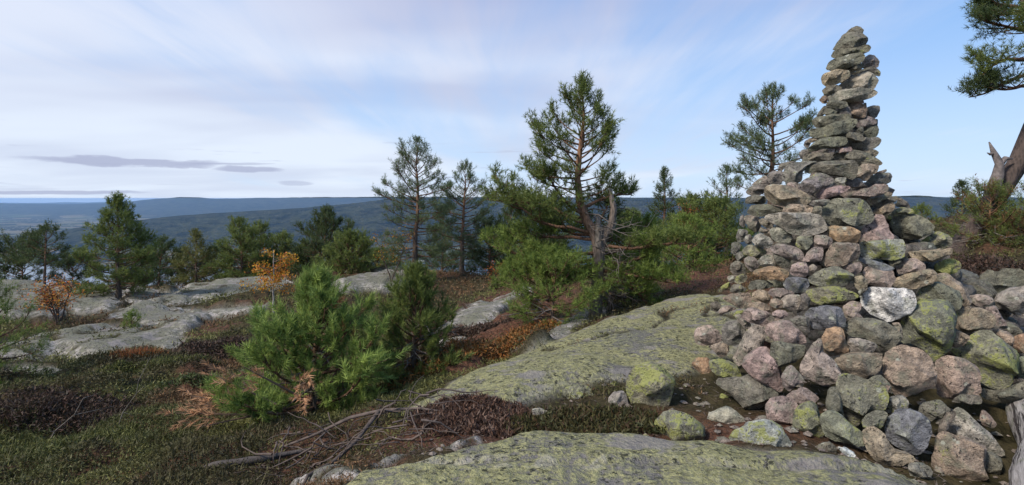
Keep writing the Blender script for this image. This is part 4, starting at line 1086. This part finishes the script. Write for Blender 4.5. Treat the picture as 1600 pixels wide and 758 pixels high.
pine("lowr", "low green pine bush against the red slope left of the cairn", "pine_shrub", seed=23, Rmax=.85, c0=.03, prof="wide", nb=40, dens=11, size=.16, green="bright", group="low pine bushes")
pine("lowm", "small twiggy pine bush at the right foot of the twisted pine", "pine_shrub", seed=24, Rmax=.75, c0=.05, prof="wide", nb=30, dens=9, size=.14, green="bright", group="low pine bushes", snag=34)
pine("lowl", "bright green low pine boughs at the left foot of the twisted pine", "pine_shrub", seed=25, Rmax=.85, c0=.12, prof="wide", nb=34, dens=12, size=.14, K=18, nw=.05, green="bright", group="low pine bushes", snag=8)
pine("small", "small dark pine far off to the right of the cairn", seed=26, Rmax=.7, c0=.1, prof="cone", nb=36, dens=13.5, green="dark", group=G4)
pine("right1", "tiny round pine just right of the cairn at the far brow", seed=27, Rmax=.7, c0=.05, prof="wide", nb=26, dens=12.2, green="mid", group=G4)
pine("shrub1", "low pine bush with rusty shoots below the leaning trunk", "pine_shrub", seed=28, Rmax=.7, c0=.03, prof="wide", nb=34, dens=13, size=.12, K=18, nw=.05, green="mid", group="low pine bushes", dead=.25, snag=20)
pine("shrub2", "low green pine bush at the right edge behind the boulders", "pine_shrub", seed=29, Rmax=.72, c0=.03, prof="wide", nb=36, dens=13, size=.12, K=18, nw=.05, green="mid", group="low pine bushes", dead=.2, snag=10)
pine("younga", "bushy young pine in the foreground with fresh green shoots", seed=30, Rmax=.90, c0=.03, prof="cone", nb=74, dens=13, size=.145, K=42, nw=.05, green="young", group="young pines in the foreground", el=(-4, 60), curl=40, sub=.34, dead=.012, snag=10, hs=.86, wild=.28)
pine("youngb", "darker young pine with a rounded top right of the bushy young pine", seed=31, Rmax=.62, c0=.03, prof="cone", nb=66, dens=15, size=.135, K=42, nw=.05, green="mid", group="young pines in the foreground", el=(0, 60), curl=40, sub=.34, snag=16, hs=.9, wild=.2)
pine("sap", "tiny yellow-green pine seedling on the left grey slab", "pine_seedling", seed=32, Rmax=.26, c0=.05, prof="wide", nb=16, dens=22, size=.11, green="bright", group="low pine bushes")
pine("lefty", "pine bough reaching in at the left edge of the picture", seed=33, Rmax=.55, c0=.05, prof="wide", nb=34, dens=13, size=.13, K=20, nw=.05, green="bright", group="young pines in the foreground")

# the twisted pine on the slab's brow: forked trunk, long low limbs to the left
def twisted_pine():
    x, y, H = SPOT["hero"]; rng = np.random.default_rng(77)
    t = thing("pine_tree", "twisted forked pine growing at the brow of the lichened slab", "tree", (x, y, gh(x, y) - .03), 0, "pines on the summit rock")
    tk, cs = Soup(), Soup()
    tpl = [tuft_template(21, rng, width=.06) for _ in range(5)]
    H -= .12
    stem = np.array([(.05, 0, -.1), (.06, 0, .3), (.09, 0, .7), (.11, .02, 1.08), (.06, .03, 1.28), (-.08, .04, 1.5), (-.17, .04, 1.75), (-.22, .03, 2.15), (-.18, .02, 2.6), (-.12, 0, 3.1), (-.16, 0, H)])
    s = np.linspace(0, 1, len(stem)); f = np.clip((s - .3) / .3, 0, 1)[:, None]
    tk.tube(stem, [.125, .10, .092, .098, .09, .068, .062, .05, .036, .02, .008], 11, BARK_LOW * 1.8 * (1 - f) + BARK_UP * 1.3 * f, .06, rng)
    fork = np.array([(.10, .02, 1.02), (.19, .0, 1.26), (.30, -.03, 1.44), (.33, -.03, 1.70), (.27, -.02, 1.98)])
    tk.tube(fork, [.085, .07, .058, .05, .03], 9, BARK_LOW * 1.9, .06, rng)
    stub = np.array([(.10, -.03, 1.1), (.09, -.06, 1.38), (.08, -.07, 1.6)])
    tk.tube(stub, [.075, .055, .02], 8, (.2, .175, .15), .08, rng)
    bk = BARK_UP * 0.8
    # upper crown
    grow(tk, cs, rng, stem[4:], .25, .86, "hero", 54, 17, .145, tpl, "mid", bk, az0=math.pi, asym=.1, el=(8, 48), curl=34, sub=.26, bare=.42)
    # long limbs: start height, azimuth, length, rise, colour, bareness
    for zz, az, L, el0, cur, gr in ((.85, 8, 1.5, -4, 12, "bright"), (1.1, -8, 1.45, 2, 12, "mid"), (.66, 188, 1.5, -10, 14, "bright"), (1.45, 178, 1.65, 14, 12, "mid"), (1.3, 190, 1.9, 12, 6, "mid"), (1.2, 170, 1.75, 4, 22, "bright"), (1.0, 186, 1.85, -2, 14, "bright"), (.92, 196, 1.7, -12, 10, "bright"),
                                    (.78, 198, 1.2, -14, 8, "bright"), (1.5, 150, 1.2, 16, 16, "mid"), (1.25, 128, 1.4, 8, 16, "dark"), (.8, 160, 1.5, -2, 10, "bright"), (1.6, 215, 1.1, 18, 14, "mid"),
                                    (1.0, 20, 1.3, -6, 10, "bright"), (.72, -4, 1.35, 2, 6, "bright"), (1.15, 45, 1.2, 6, 12, "mid"), (1.35, 70, 1.1, 14, 12, "dark"), (.6, -12, 1.1, -8, 4, "bright"), (1.7, 8, .95, 15, 10, "mid")):
        p0 = np.array([np.interp(zz, stem[:, 2], stem[:, i]) for i in range(3)]); pts = [p0]; e = R(el0); a = R(az); p = p0
        for i in range(9):
            p = p + np.array([math.cos(a) * math.cos(e), math.sin(a) * math.cos(e), math.sin(e)]) * L / 9
            pts.append(p); e += R(cur) / 9 + R(rng.uniform(-15, 15)); a += R(rng.uniform(-16, 16))
        pts = np.array(pts)
        tk.tube(pts, np.linspace(.030, .008, 10), 7, bk * rng.uniform(.9, 1.25), .05, rng)
        grow(tk, cs, rng, pts, .24, .48 * (L / 1.5), "wide", 15, 15, .15, tpl, gr, bk * .9, el=(2, 30), curl=26, az_list=[a + 1.1, a - 1.1, a + .5, a - .5, a + 1.5, a - 1.5], sub=.5)
    link("trunk", tk.mesh("trunk", MAT_BARK), t)
    link("crown", cs.mesh("crown", MAT_NEEDLE, False), t)
    for i in range(24):                                                    # tangle of dead grey twigs hanging on the lower right side
        so = Soup(); a = rng.uniform(-1.4, .8); zz = rng.uniform(.35, 1.75); L = rng.uniform(.35, .95)
        p = np.array([np.interp(zz, stem[:, 2], stem[:, j]) for j in range(3)]); pts = [p]; d = np.array([math.cos(a), math.sin(a), rng.uniform(-.5, .3)])
        for j in range(5):
            d = d + rng.normal(size=3) * .28 + np.array([0, 0, -.05]); d /= np.linalg.norm(d); p = p + d * L / 5; pts.append(p)
        so.tube(pts, np.linspace(.013, .003, 6), 4, (.20, .17, .15))
        for g in (2, 3, 4):
            so.tube([pts[g], pts[g] + d * .16 + rng.normal(size=3) * .09, pts[g] + d * .3 + rng.normal(size=3) * .12], [.005, .004, .002], 3, (.19, .165, .15))
        link("dead_twig", so.mesh("dead_twig", MAT_WOOD), t)
twisted_pine()

# the old leaning pine at the right edge
def leaning_pine():
    x, y = 6.62, 8.4; z0 = gh(x, y); rng = np.random.default_rng(88)
    t = thing("pine_tree", "old leaning pine trunk with a dead grey snag at the right edge", "tree", (x, y, z0 - .08), 0, "pines on the summit rock")
    tk, cs = Soup(), Soup()
    tpl = [tuft_template(24, rng, width=.05) for _ in range(5)]
    k = 1.6 - z0
    stem = np.array([(.0, 0, -.05), (.18, .0, .22), (.40, .0, .55), (.75, .0, 1.05), (1.02, .0, 1.5), (1.2, -.02, 2.0), (1.25, -.05, 2.6), (1.15, -.05, 3.2), (1.1, 0, 3.9), (1.2, 0, 4.6)])
    tk.tube(stem, [.19, .15, .135, .13, .12, .11, .10, .08, .06, .02], 14, np.array([.085, .064, .055]), .08, rng)
    sn = Soup()
    sg = np.array([(.50, -.02, .72), (.54, -.08, 1.0), (.60, -.1, 1.25), (.62, -.1, 1.42), (.54, -.1, 1.58), (.46, -.11, 1.74)])
    sn.tube(sg, [.10, .085, .07, .058, .04, .010], 9, (.22, .19, .18), .09, rng)
    sn.tube([(.62, -.1, 1.40), (.70, -.12, 1.50), (.80, -.12, 1.49)], [.05, .035, .01], 6, (.22, .19, .18), .08, rng)
    sn.tube([(.54, -.1, 1.58), (.47, -.12, 1.56), (.42, -.12, 1.58)], [.03, .02, .006], 5, (.22, .19, .18), .08, rng)
    link("snag", sn.mesh("snag", MAT_WOOD), t, label="dead grey forked stub")
    bk = BARK_UP * .7
    for p0, az, L, el0, cur, gr in (((1.25, 0, 3.0), 184, 1.2, -4, -14, "mid"), ((1.25, 0, 2.8), 178, 1.15, -14, -8, "dark"), ((1.25, 0, 3.4), 188, .95, 10, 6, "dark"), ((1.25, 0, 3.7), 180, .8, 18, 8, "dark"), ((1.2, 0, 2.6), 200, 1.0, -6, -4, "dark"),
                                    ((1.2, 0, 3.2), 250, 1.3, 8, 4, "mid"), ((1.2, 0, 3.4), 20, 1.5, 10, 10, "mid"), ((1.2, 0, 3.7), 80, 1.5, 15, 10, "mid"), ((1.2, 0, 2.8), -40, 1.4, 5, 10, "mid")):
        pts = [np.array(p0)]; e = R(el0); a = R(az); p = pts[0]
        for i in range(9):
            p = p + np.array([math.cos(a) * math.cos(e), math.sin(a) * math.cos(e), math.sin(e)]) * L / 9
            pts.append(p); e += R(cur) / 9 + R(rng.uniform(-9, 9)); a += R(rng.uniform(-9, 9))
        pts = np.array(pts); tk.tube(pts, np.linspace(.035, .008, 10), 6, bk, .05, rng)
        grow(tk, cs, rng, pts, .3, .40, "wide", 13, 13, .15, tpl, gr, bk * .8, el=(0, 26), curl=22, az_list=[a + 1.1, a - 1.1, a + .5, a - .5], sub=.5)
    grow(tk, cs, rng, stem[7:], .1, .9, "wide", 20, 12, .15, tpl, "mid", bk)
    link("trunk", tk.mesh("trunk", MAT_BARK), t)
    link("crown", cs.mesh("crown", MAT_NEEDLE, False), t)
leaning_pine()

# ------------------------------------------------------------------ autumn birches
def birch(key, label, seed, Rm, n, white=True, stems=1, leafs=(0.42, 0.19, 0.035), name="birch_tree", lsize=.05, c0=.35):
    x, y, H = SPOT[key]; rng = np.random.default_rng(seed)
    t = thing(name, label, "tree", (x, y, gh(x, y) - .02), 0, "small autumn birches")
    tk, cs = Soup(), Soup(); tips = []
    bc = np.array([.52, .49, .45]) if white else np.array([.10, .075, .06])
    for k in range(stems):
        a = rng.uniform(0, 6.28); ln = (math.cos(a) * .35 * H * (stems > 1), math.sin(a) * .2 * H * (stems > 1))
        path = trunk_path(H * rng.uniform(.8, 1.0) if k else H, ln, rng, .05)
        s = np.linspace(0, 1, len(path)); tk.tube(path, .02 * (1 - s * .85) + .003, 6, bc)
        for j in range(int(16 + 6 * (stems == 1))):
            h = rng.uniform(c0, 1); p = np.array([np.interp(h, s, path[:, i]) for i in range(3)]); b = rng.uniform(0, 6.28); L = Rm * (1.15 - h * .6) * rng.uniform(.4, 1.1)
            d = np.array([math.cos(b), math.sin(b), rng.uniform(.2, .9)]); e = p + d * L * .55 + rng.normal(size=3) * .04; f = e + d * [1, 1, .4] * L * .45
            tk.tube([p, e, f], [.007, .005, .002], 4, bc * .35)
            tips += [p * .4 + e * .6, e, (e + f) / 2, f]
    tips = np.array(tips); c = tips[rng.integers(0, len(tips), n)] + rng.normal(size=(n, 3)) * Rm * .09
    a = rng.normal(size=(n, 3)); a /= np.linalg.norm(a, axis=1)[:, None]; b = np.cross(a, rng.normal(size=(n, 3))); b /= np.linalg.norm(b, axis=1)[:, None]
    z = lsize * rng.uniform(.6, 1.2, (n, 1))
    v = np.stack([c - a * z * .5, c + b * z * .4, c + a * z * .5, c - a * z * .5, c + a * z * .5, c - b * z * .4], 1).reshape(-1, 3)
    col = np.array(leafs) * rng.uniform(.5, 1.25, (n, 1)) * (1 + np.clip(rng.normal(size=(n, 3)), -2, 2) * [.1, .22, .2])
    cs.tris(v, np.repeat(np.clip(col, 0, 1), 6, 0))
    link("trunk", tk.mesh("trunk", MAT_BARK if not white else MAT_WOOD), t)
    link("crown", cs.mesh("crown", MAT_LEAF, False), t)
birch("birch1", "little birch with a white stem and bright orange leaves", 51, .62, 1500, True, 1, (.52, .25, .04))
birch("birch2", "sprawling bare-stemmed birch bush with orange leaves on the left slab", 52, .75, 950, False, 5, (.48, .20, .045))
birch("birch3", "thin orange birch beside the stem of the tall layered pine", 53, .6, 380, False, 2, (.36, .19, .03))
birch("birch4", "small reddish orange sapling between the middle pines and the twisted pine", 54, .5, 260, False, 2, (.33, .12, .03))
birch("birch5", "rusty orange leaves of a birch above the bushes left of the cairn", 55, .85, 480, False, 2, (.30, .11, .03))

# ------------------------------------------------------------------ heather, grass and litter
def scatter(n, r0, r1, a0, a1, seed):
    rng = np.random.default_rng(seed)
    r = np.exp(rng.uniform(math.log(r0), math.log(r1), n)); a = rng.uniform(R(a0), R(a1), n)
    return r * np.sin(a), r * np.cos(a), rng
def plant_mesh(name, x, y, z, hgt, col, rng, K, mat, lean=.5, width=.05):
    n = len(x)
    a = rng.uniform(0, 6.28, (n, K)); l = np.abs(rng.normal(0, lean, (n, K)))
    d = np.stack([np.cos(a) * l, np.sin(a) * l, np.ones((n, K))], -1)
    L = hgt[:, None] * rng.uniform(.5, 1.1, (n, K))
    base = np.stack([x, y, z], 1)[:, None] + np.stack([rng.normal(0, .35, (n, K)), rng.normal(0, .35, (n, K)), np.zeros((n, K))], -1) * hgt[:, None, None]
    tip = base + d * L[..., None]
    sd = np.stack([-np.sin(a), np.cos(a), np.zeros((n, K))], -1) * (hgt * width)[:, None, None]
    mid = base * .55 + tip * .45
    v = np.stack([base - sd - np.array([0, 0, .01]), base + sd - np.array([0, 0, .01]), tip], 2).reshape(-1, 3)
    c = col[:, None] * rng.uniform(.7, 1.25, (n, K, 1))
    s = Soup(); s.tris(v, np.repeat(c.reshape(-1, 3), 3, 0))
    return s.mesh(name, mat, False)
x, y, rng = scatter(132000, 2.9, 26, -54, 50, 201)
z, rock, lich, duff, edge = ground(x, y)
bog = sstep(-.5, -1.2, x) * sstep(13, 8, y)
keep = (rock < .35) & (rng.random(len(x)) < np.where(bog > .3, 1.0, .42) * (1 - .75 * duff * (bog < .5)))
keep &= ~((np.abs(x - .2) < 2.6) & (y < 4.6) & (x > -.55) & (rng.random(len(x)) < .93))
keep &= ~((x > -1.9) & (x < -.4) & (y < 4.9) & (rng.random(len(x)) < .7))
keep &= ~(np.hypot(x - 3.6, y - 5.2) < 2.1) & ~((x > 1.3) & (y < 4.6))
x, y, z = x[keep], y[keep], z[keep]; bog = bog[keep]
pal = np.array([(.130, .132, .042), (.084, .086, .032), (.054, .052, .023), (.098, .076, .037), (.150, .088, .044)])
pn = fbm2(x, y, .55, 4, 91)
k = np.clip((pn * 2.2 + .5) * 5 + rng.normal(0, .7, len(x)), 0, 4.99).astype(int)
col = pal[k]
mound = sstep(.08, .32, fbm2(x, y, .9, 3, 97))
g = sstep(.05, .25, fbm2(x, y, .55, 3, 95)) * bog; col = col * (1 - g[:, None]) + np.array([.075, .082, .026]) * g[:, None]
hg = rng.uniform(.02, .062, len(x)) * np.interp(np.hypot(x, y), [3, 8, 16], [.9, 1.3, 2.0]) * (1 + .35 * mound)
col = col * (1 - .65 * mound[:, None]) + np.array([.030, .020, .014]) * mound[:, None] * .65
def leaf_mesh(name, x, y, z, rad, size, col, rng, K):
    """low shrubby cover: K small leaves strewn through the height of each plant"""
    n = len(x)
    c = np.stack([x, y, z], 1)[:, None] + rng.normal(size=(n, K, 3)) * rad[:, None, None] * [1, 1, .0]
    c[..., 2] += rng.uniform(0, 1.2, (n, K)) * rad[:, None]
    a = rng.normal(size=(n, K, 3)) + [0, 0, .5]; a /= np.linalg.norm(a, axis=2)[..., None]
    b = np.cross(a, rng.normal(size=(n, K, 3))); b /= np.linalg.norm(b, axis=2)[..., None]
    s = size[:, None, None] * rng.uniform(.6, 1.3, (n, K, 1))
    v = np.stack([c - b * s * .2, c + b * s * .2, c + a * s * 1.2], 2).reshape(-1, 3)
    cc = col[:, None] * rng.uniform(.55, 1.45, (n, K, 1))
    so = Soup(); so.tris(v, np.repeat(cc.reshape(-1, 3), 3, 0))
    return so.mesh(name, MAT_HEATH, False)
dist = np.hypot(x, y)
link("heather", leaf_mesh("heather", x, y, z, np.interp(dist, [3, 10, 20], [.03, .055, .10]), np.interp(dist, [3, 10, 20], [.020, .040, .08]), col, rng, 7), kind="stuff", label="dark heather and bog turf covering the hollow", category="heather")
k = rng.random(len(x)) < .07 + .12 * (g > .3)
link("grass", plant_mesh("grass", x[k], y[k], z[k], rng.uniform(.08, .17, k.sum()), np.where(rng.random((k.sum(), 1)) < .5, np.array([[.13, .115, .05]]), np.array([[.085, .085, .03]])), rng, 4, MAT_HEATH, .55, .016), kind="stuff", label="thin bleached grass straws standing in the heather", category="grass")
def patch(name, label, cx, cy, rx, ry, n, cols, hgt, seed, rot=0.0, K=9, lean=.55, blades=False):
    rng = np.random.default_rng(seed)
    a = rng.uniform(0, 6.28, n); r = np.sqrt(rng.random(n)); u = np.cos(a) * r * rx; w = np.sin(a) * r * ry
    x = cx + u * math.cos(rot) - w * math.sin(rot); y = cy + u * math.sin(rot) + w * math.cos(rot)
    z = ground(x, y, False)
    cols = np.array(cols); col = cols[rng.integers(0, len(cols), n)]
    me = plant_mesh(name, x, y, z, rng.uniform(.6, 1.1, n) * hgt * (1.1 - .5 * r), col, rng, K, MAT_HEATH, lean, .06) if blades else leaf_mesh(name, x, y, z, hgt * (1.1 - .5 * r) * .55, np.full(n, .022 + .003 * cy), col, rng, K + 6)
    link(name, me, kind="stuff", label=label, category="heather")
patch("orange_heather", "rust orange heather strip along the lower edge of the big slab", -.45, 6.9, 1.25, .42, 900, [(.22, .10, .025), (.16, .085, .03), (.08, .07, .025), (.26, .10, .03)], .17, 301, .62)
patch("dead_heather", "dark brown dead heather mat in front of the big slab", -.25, 4.15, .52, .28, 800, [(.085, .045, .030), (.12, .068, .048), (.05, .03, .022), (.16, .11, .085)], .07, 302, -.15, 8, .9)
patch("green_heather", "green-brown heather clump between the two lichened slabs", .55, 4.05, .55, .22, 1300, [(.055, .052, .020), (.075, .068, .026), (.06, .036, .018), (.04, .045, .016)], .12, 303, .05, 8)
patch("red_grass", "small tuft of orange grass at the edge of the left slab", -5.9, 8.9, .5, .16, 260, [(.25, .11, .03), (.20, .07, .03)], .16, 304, blades=True)

SHRUB_COLS = {"c": [(.050, .070, .022), (.075, .095, .030)], "h": [(.055, .036, .026), (.085, .050, .036), (.035, .026, .018)], "r": [(.20, .085, .035), (.13, .065, .03)], "g": [(.12, .13, .04), (.09, .10, .03)]}
for nm, lb, u, w, ra, rb, n, kk, hh in (("crowberry_mat", "low green crowberry mat in the hollow left of the young pine", -3.7, 7.3, .8, .4, 700, "c", .15), ("dark_heather", "dark brown heather mound behind the green crowberry mat", -4.6, 9.2, 1.1, .45, 900, "h", .22),
                             ("dark_heather", "dark heather mound by the bent twig at the lower left", -4.9, 6.1, .7, .45, 700, "h", .18), ("berry_shrub", "rust red berry shrubs at the left edge of the hollow", -5.6, 7.6, .5, .3, 380, "r", .12),
                             ("moss_mat", "yellow-green moss and grass in the middle of the hollow", -4.2, 5.2, .8, .4, 800, "g", .07), ("moss_mat", "yellow-green mossy strip along the edge of the left slab", -5.2, 8.2, .9, .25, 600, "g", .08),
                             ("dark_heather", "dark heather mound close below the young pine", -2.9, 6.6, .6, .4, 600, "h", .17), ("dark_heather", "dark heather along the foot of the middle slabs", -.6, 8.9, .9, .35, 600, "h", .2), ("dark_heather", "dark heather behind the boulders at the right edge", 5.6, 6.7, .9, .6, 900, "h", .2)):
    patch(nm, lb, u, w, ra, rb, n, SHRUB_COLS[kk], hh, int(abs(u * 100 + w * 7)), rng.uniform(-.4, .4))
# dry rusty sprays hanging on the young pine
def rusty_sprays():
    rng = np.random.default_rng(404); root = [o for o in bpy.data.objects if o.get("label", "").startswith("bushy young pine")][0]
    tpl = [tuft_template(26, rng, (15, 60), .06) for _ in range(3)]; b = np.array(root.location)
    for (x, y, z), d, n in (((-2.60, 4.9, -.16), (-1, -.3, .25), 20), ((-2.72, 4.88, -.28), (-1, -.2, .1), 9), ((-2.40, 4.85, -.02), (-.8, -.2, .5), 9), ((-1.74, 4.62, .06), (.4, -.7, .3), 9), ((-1.70, 4.6, -.12), (.3, -.8, .3), 6), ((-2.1, 4.7, .10), (-.5, -.6, .6), 8), ((-2.5, 4.85, -.34), (-.7, -.5, .0), 4)):
        ts = Soup(); d = np.array(d) / np.linalg.norm(d); p0 = np.array([x, y, z]) - b
        q = p0 + d[None] * rng.uniform(-.12, .22, (n, 1)) + rng.normal(size=(n, 3)) * .06
        ts.tube([p0 - d * .4, p0, p0 + d * .2], [.01, .007, .003], 5, (.16, .11, .08))
        c = np.array([.50, .285, .155]) * rng.uniform(.65, 1.15, (n, 1))
        ts.tris(place_tufts(tpl, q, d[None] + rng.normal(size=(n, 3)) * .4, rng.uniform(.09, .15, n), rng), np.repeat(c, 78, 0))
        link("dead_spray", ts.mesh("dead_spray", MAT_HEATH, False), root, label="rusty brown dry needles")
rusty_sprays()
# pebbles and chips lying on the soil round the foot of the cairn
def pebbles():
    rng = np.random.default_rng(505); n = 900
    x = rng.uniform(-.6, 4.2, n); y = rng.uniform(3.1, 4.9, n); z, rk = ground(x, y)[:2]
    keep = (rk < .3) & (rng.random(n) < np.where(x > 1.2, 1, .35)); x, y, z = x[keep], y[keep], z[keep]; n = len(x)
    ico = np.array([(0, 0, 1), (1, 0, .2), (.3, .95, .1), (-.8, .6, .2), (-.8, -.6, .15), (.3, -.95, .2), (.1, .1, -.6)])
    f = np.array([(0, 1, 2), (0, 2, 3), (0, 3, 4), (0, 4, 5), (0, 5, 1), (6, 2, 1), (6, 3, 2), (6, 4, 3), (6, 5, 4), (6, 1, 5)])
    a = rng.uniform(0, 6.28, n); s = rng.gamma(1.6, .009, n)[:, None, None] + .006
    v = ico[None] * (1 + rng.normal(size=(n, 7, 3)) * .2) * s * np.array([1.2, .9, .6])
    v = np.stack([v[..., 0] * np.cos(a)[:, None] - v[..., 1] * np.sin(a)[:, None], v[..., 0] * np.sin(a)[:, None] + v[..., 1] * np.cos(a)[:, None], v[..., 2]], -1) + np.stack([x, y, z + .006], 1)[:, None]
    me = mesh_from("gravel", v.reshape(-1, 3), (np.arange(n)[:, None, None] * 7 + f[None]).reshape(-1, 3), None, MAT_STONE, False)
    o = link("gravel", me, kind="stuff", label="stone chips strewn on the soil before the cairn", category="gravel"); o.color = (.30, .25, .21, .1)
    # twigs and needles of litter on the same soil
    x = rng.uniform(-1.9, 3.0, 2600); y = rng.uniform(3.2, 4.8, 2600); z, rk = ground(x, y)[:2]; k = rk < .4; x, y, z = x[k], y[k], z[k]; n = len(x)
    a = rng.uniform(0, 6.28, n); L = rng.uniform(.03, .13, n); d = np.stack([np.cos(a) * L, np.sin(a) * L, rng.uniform(-.01, .02, n)], 1); w = np.stack([-np.sin(a), np.cos(a), np.zeros(n)], 1) * .0022
    p = np.stack([x, y, z + .008], 1); so = Soup()
    col = np.array([(.16, .12, .10), (.10, .06, .045), (.24, .2, .17), (.07, .04, .03)])[rng.integers(0, 4, n)]
    so.tris(np.stack([p - w, p + w, p + d], 1).reshape(-1, 3), np.repeat(col, 3, 0))
    link("twig_litter", so.mesh("twig_litter", MAT_HEATH, False), kind="stuff", label="dry twigs and needles littering the soil before the slab", category="litter")
pebbles()

# ------------------------------------------------------------------ dead wood
def wander(p, d, L, n, rng, sag=.0, jit=.25, hug=None):
    p = np.array(p, float); d = np.array(d, float); d /= np.linalg.norm(d); pts = [p]
    for i in range(n):
        d = d + rng.normal(size=3) * jit * np.array([1, 1, .6]) + np.array([0, 0, -sag]); d /= np.linalg.norm(d); p = p + d * L / n
        if hug is not None: p = np.array([p[0], p[1], max(p[2], gh(p[0], p[1]) + hug)])
        pts.append(p)
    return np.array(pts)
def root_tangle():
    rng = np.random.default_rng(66)
    bx, by = -1.12, 4.05; b = np.array([bx, by, gh(bx, by)])
    t = thing("root_tangle", "upturned tangle of grey dead roots in front of the young pines", "roots", b)
    def root(pts, r, sides=7, col=(.13, .10, .086)):
        so = Soup(); so.tube(np.asarray(pts) - b, r, sides, np.array(col) * rng.uniform(.8, 1.2), .06, rng)
        link("root", so.mesh("root", MAT_WOOD), t)
    main = [(-1.75, 4.2), (-1.5, 4.25), (-1.25, 4.3), (-1.0, 4.3), (-.7, 4.25), (-.4, 4.2)]
    hs = [.02, .06, .11, .10, .06, .02]
    root([(u, w, gh(u, w) + h) for (u, w), h in zip(main, hs)], [.007, .011, .014, .013, .010, .005])
    m2 = [(-1.02, 4.28), (-1.12, 4.0), (-1.2, 3.75), (-1.28, 3.5), (-1.3, 3.35)]
    root([(u, w, gh(u, w) + h) for (u, w), h in zip(m2, [.10, .09, .07, .03, .0])], [.016, .015, .014, .012, .007])
    for i in range(60):
        u, w = rng.uniform(-1.75, -.5), rng.uniform(3.75, 4.4); z0 = gh(u, w) + rng.uniform(.02, .2)
        root(wander((u, w, z0), (rng.normal(), rng.normal() * .5, -.1), rng.uniform(.2, .6), 6, rng, .06, .35, .005), np.linspace(rng.uniform(.004, .010), .002, 7), 4)
root_tangle()
def log(label, pts, r, col, seed, name="driftwood_log"):
    rng = np.random.default_rng(seed); pts = np.array(pts); so = Soup(); b = pts[0].copy()
    f = np.linspace(0, 1, 16); q = np.stack([np.interp(f, np.linspace(0, 1, len(pts)), pts[:, i]) for i in range(3)], 1)
    so.tube(q - b, np.interp(f, np.linspace(0, 1, len(r)), r), 14, np.array(col), .16, rng)
    link(name, so.mesh(name, MAT_WOOD), None, b, label=label, category="log")
zz = lambda u, w, h: (u, w, gh(u, w) + h)
def bleached_log():
    rng = np.random.default_rng(71); so = Soup(); f = np.linspace(0, 1, 22)
    p = np.stack([f * 1.5, .02 * np.sin(f * 7), .015 * np.sin(f * 5 + 1)], 1)
    so.tube(p, .12 + .012 * np.sin(f * 9), 28, (1, 1, 1), .035, rng)
    for k in range(5):                                                     # splintered end
        a = rng.uniform(0, 6.28); so.tube([(.05, math.cos(a) * .07, math.sin(a) * .07), (-.09 - .06 * rng.random(), math.cos(a) * .075, math.sin(a) * .075)], [.03, .006], 5, (1, 1, 1))
    o = link("log", so.mesh("log", MAT_LOG), None, (2.74, 2.84, -.04), label="grey weathered log end poking in at the bottom right corner", category="log")
    o.rotation_euler = (0, R(-5), R(50))
bleached_log()
log("grey root ridge half sunk in heather at the bottom left of the roots", [zz(-2.25, 3.78, -.02), zz(-2.05, 3.84, .03), zz(-1.8, 3.95, .05), zz(-1.5, 4.15, .02)], [.008, .03, .026, .010], (.11, .092, .082), 72, "sunken_root")
def twig(label, pts, r, col=(.24, .21, .18)):
    b = np.array(pts[0]); so = Soup(); so.tube(np.array(pts) - b, np.linspace(r, r * .3, len(pts)), 5, col)
    rng = np.random.default_rng(int(abs(b[0]) * 1000))
    for p in pts[1:]:
        so.tube([np.array(p) - b, np.array(p) - b + rng.normal(size=3) * .09 + [0, 0, .04]], [r * .5, r * .2], 4, col)
    link("dead_twig", so.mesh("dead_twig", MAT_WOOD), None, b, label=label, category="twig")
twig("thin pale bent twig standing in the heather at the lower left", [zz(-4.55, 5.45, .0), zz(-4.5, 5.5, .16), zz(-4.35, 5.55, .30), zz(-4.3, 5.6, .42)], .008)
twig("faint dead twig right of the pale bent twig in the heather", [zz(-3.95, 5.6, .0), zz(-3.9, 5.6, .14), zz(-3.8, 5.65, .28), zz(-3.78, 5.65, .4)], .006)
# ------------------------------------------------------------------ haze in the valley air
def haze():
    s = 30000.0; z0, z1 = -420.0, 7.0
    v = [(-s, -s, z0), (s, -s, z0), (s, s, z0), (-s, s, z0), (-s, -s, z1), (s, -s, z1), (s, s, z1), (-s, s, z1)]
    q = [(0, 3, 2, 1), (4, 5, 6, 7), (0, 1, 5, 4), (1, 2, 6, 5), (2, 3, 7, 6), (3, 0, 4, 7)]
    m = bpy.data.materials.new("haze"); m.use_nodes = True
    nt = m.node_tree; nt.nodes.clear()
    vol = nt.nodes.new("ShaderNodeVolumePrincipled")
    vol.inputs["Color"].default_value = (0.40, 0.64, 1.0, 1)
    vol.inputs["Density"].default_value = 5.2e-5
    vol.inputs["Anisotropy"].default_value = 0.2
    nt.links.new(vol.outputs[0], nt.nodes.new("ShaderNodeOutputMaterial").inputs["Volume"])
    link("haze", mesh_from("haze", v, None, q, m, False), kind="stuff")
haze()
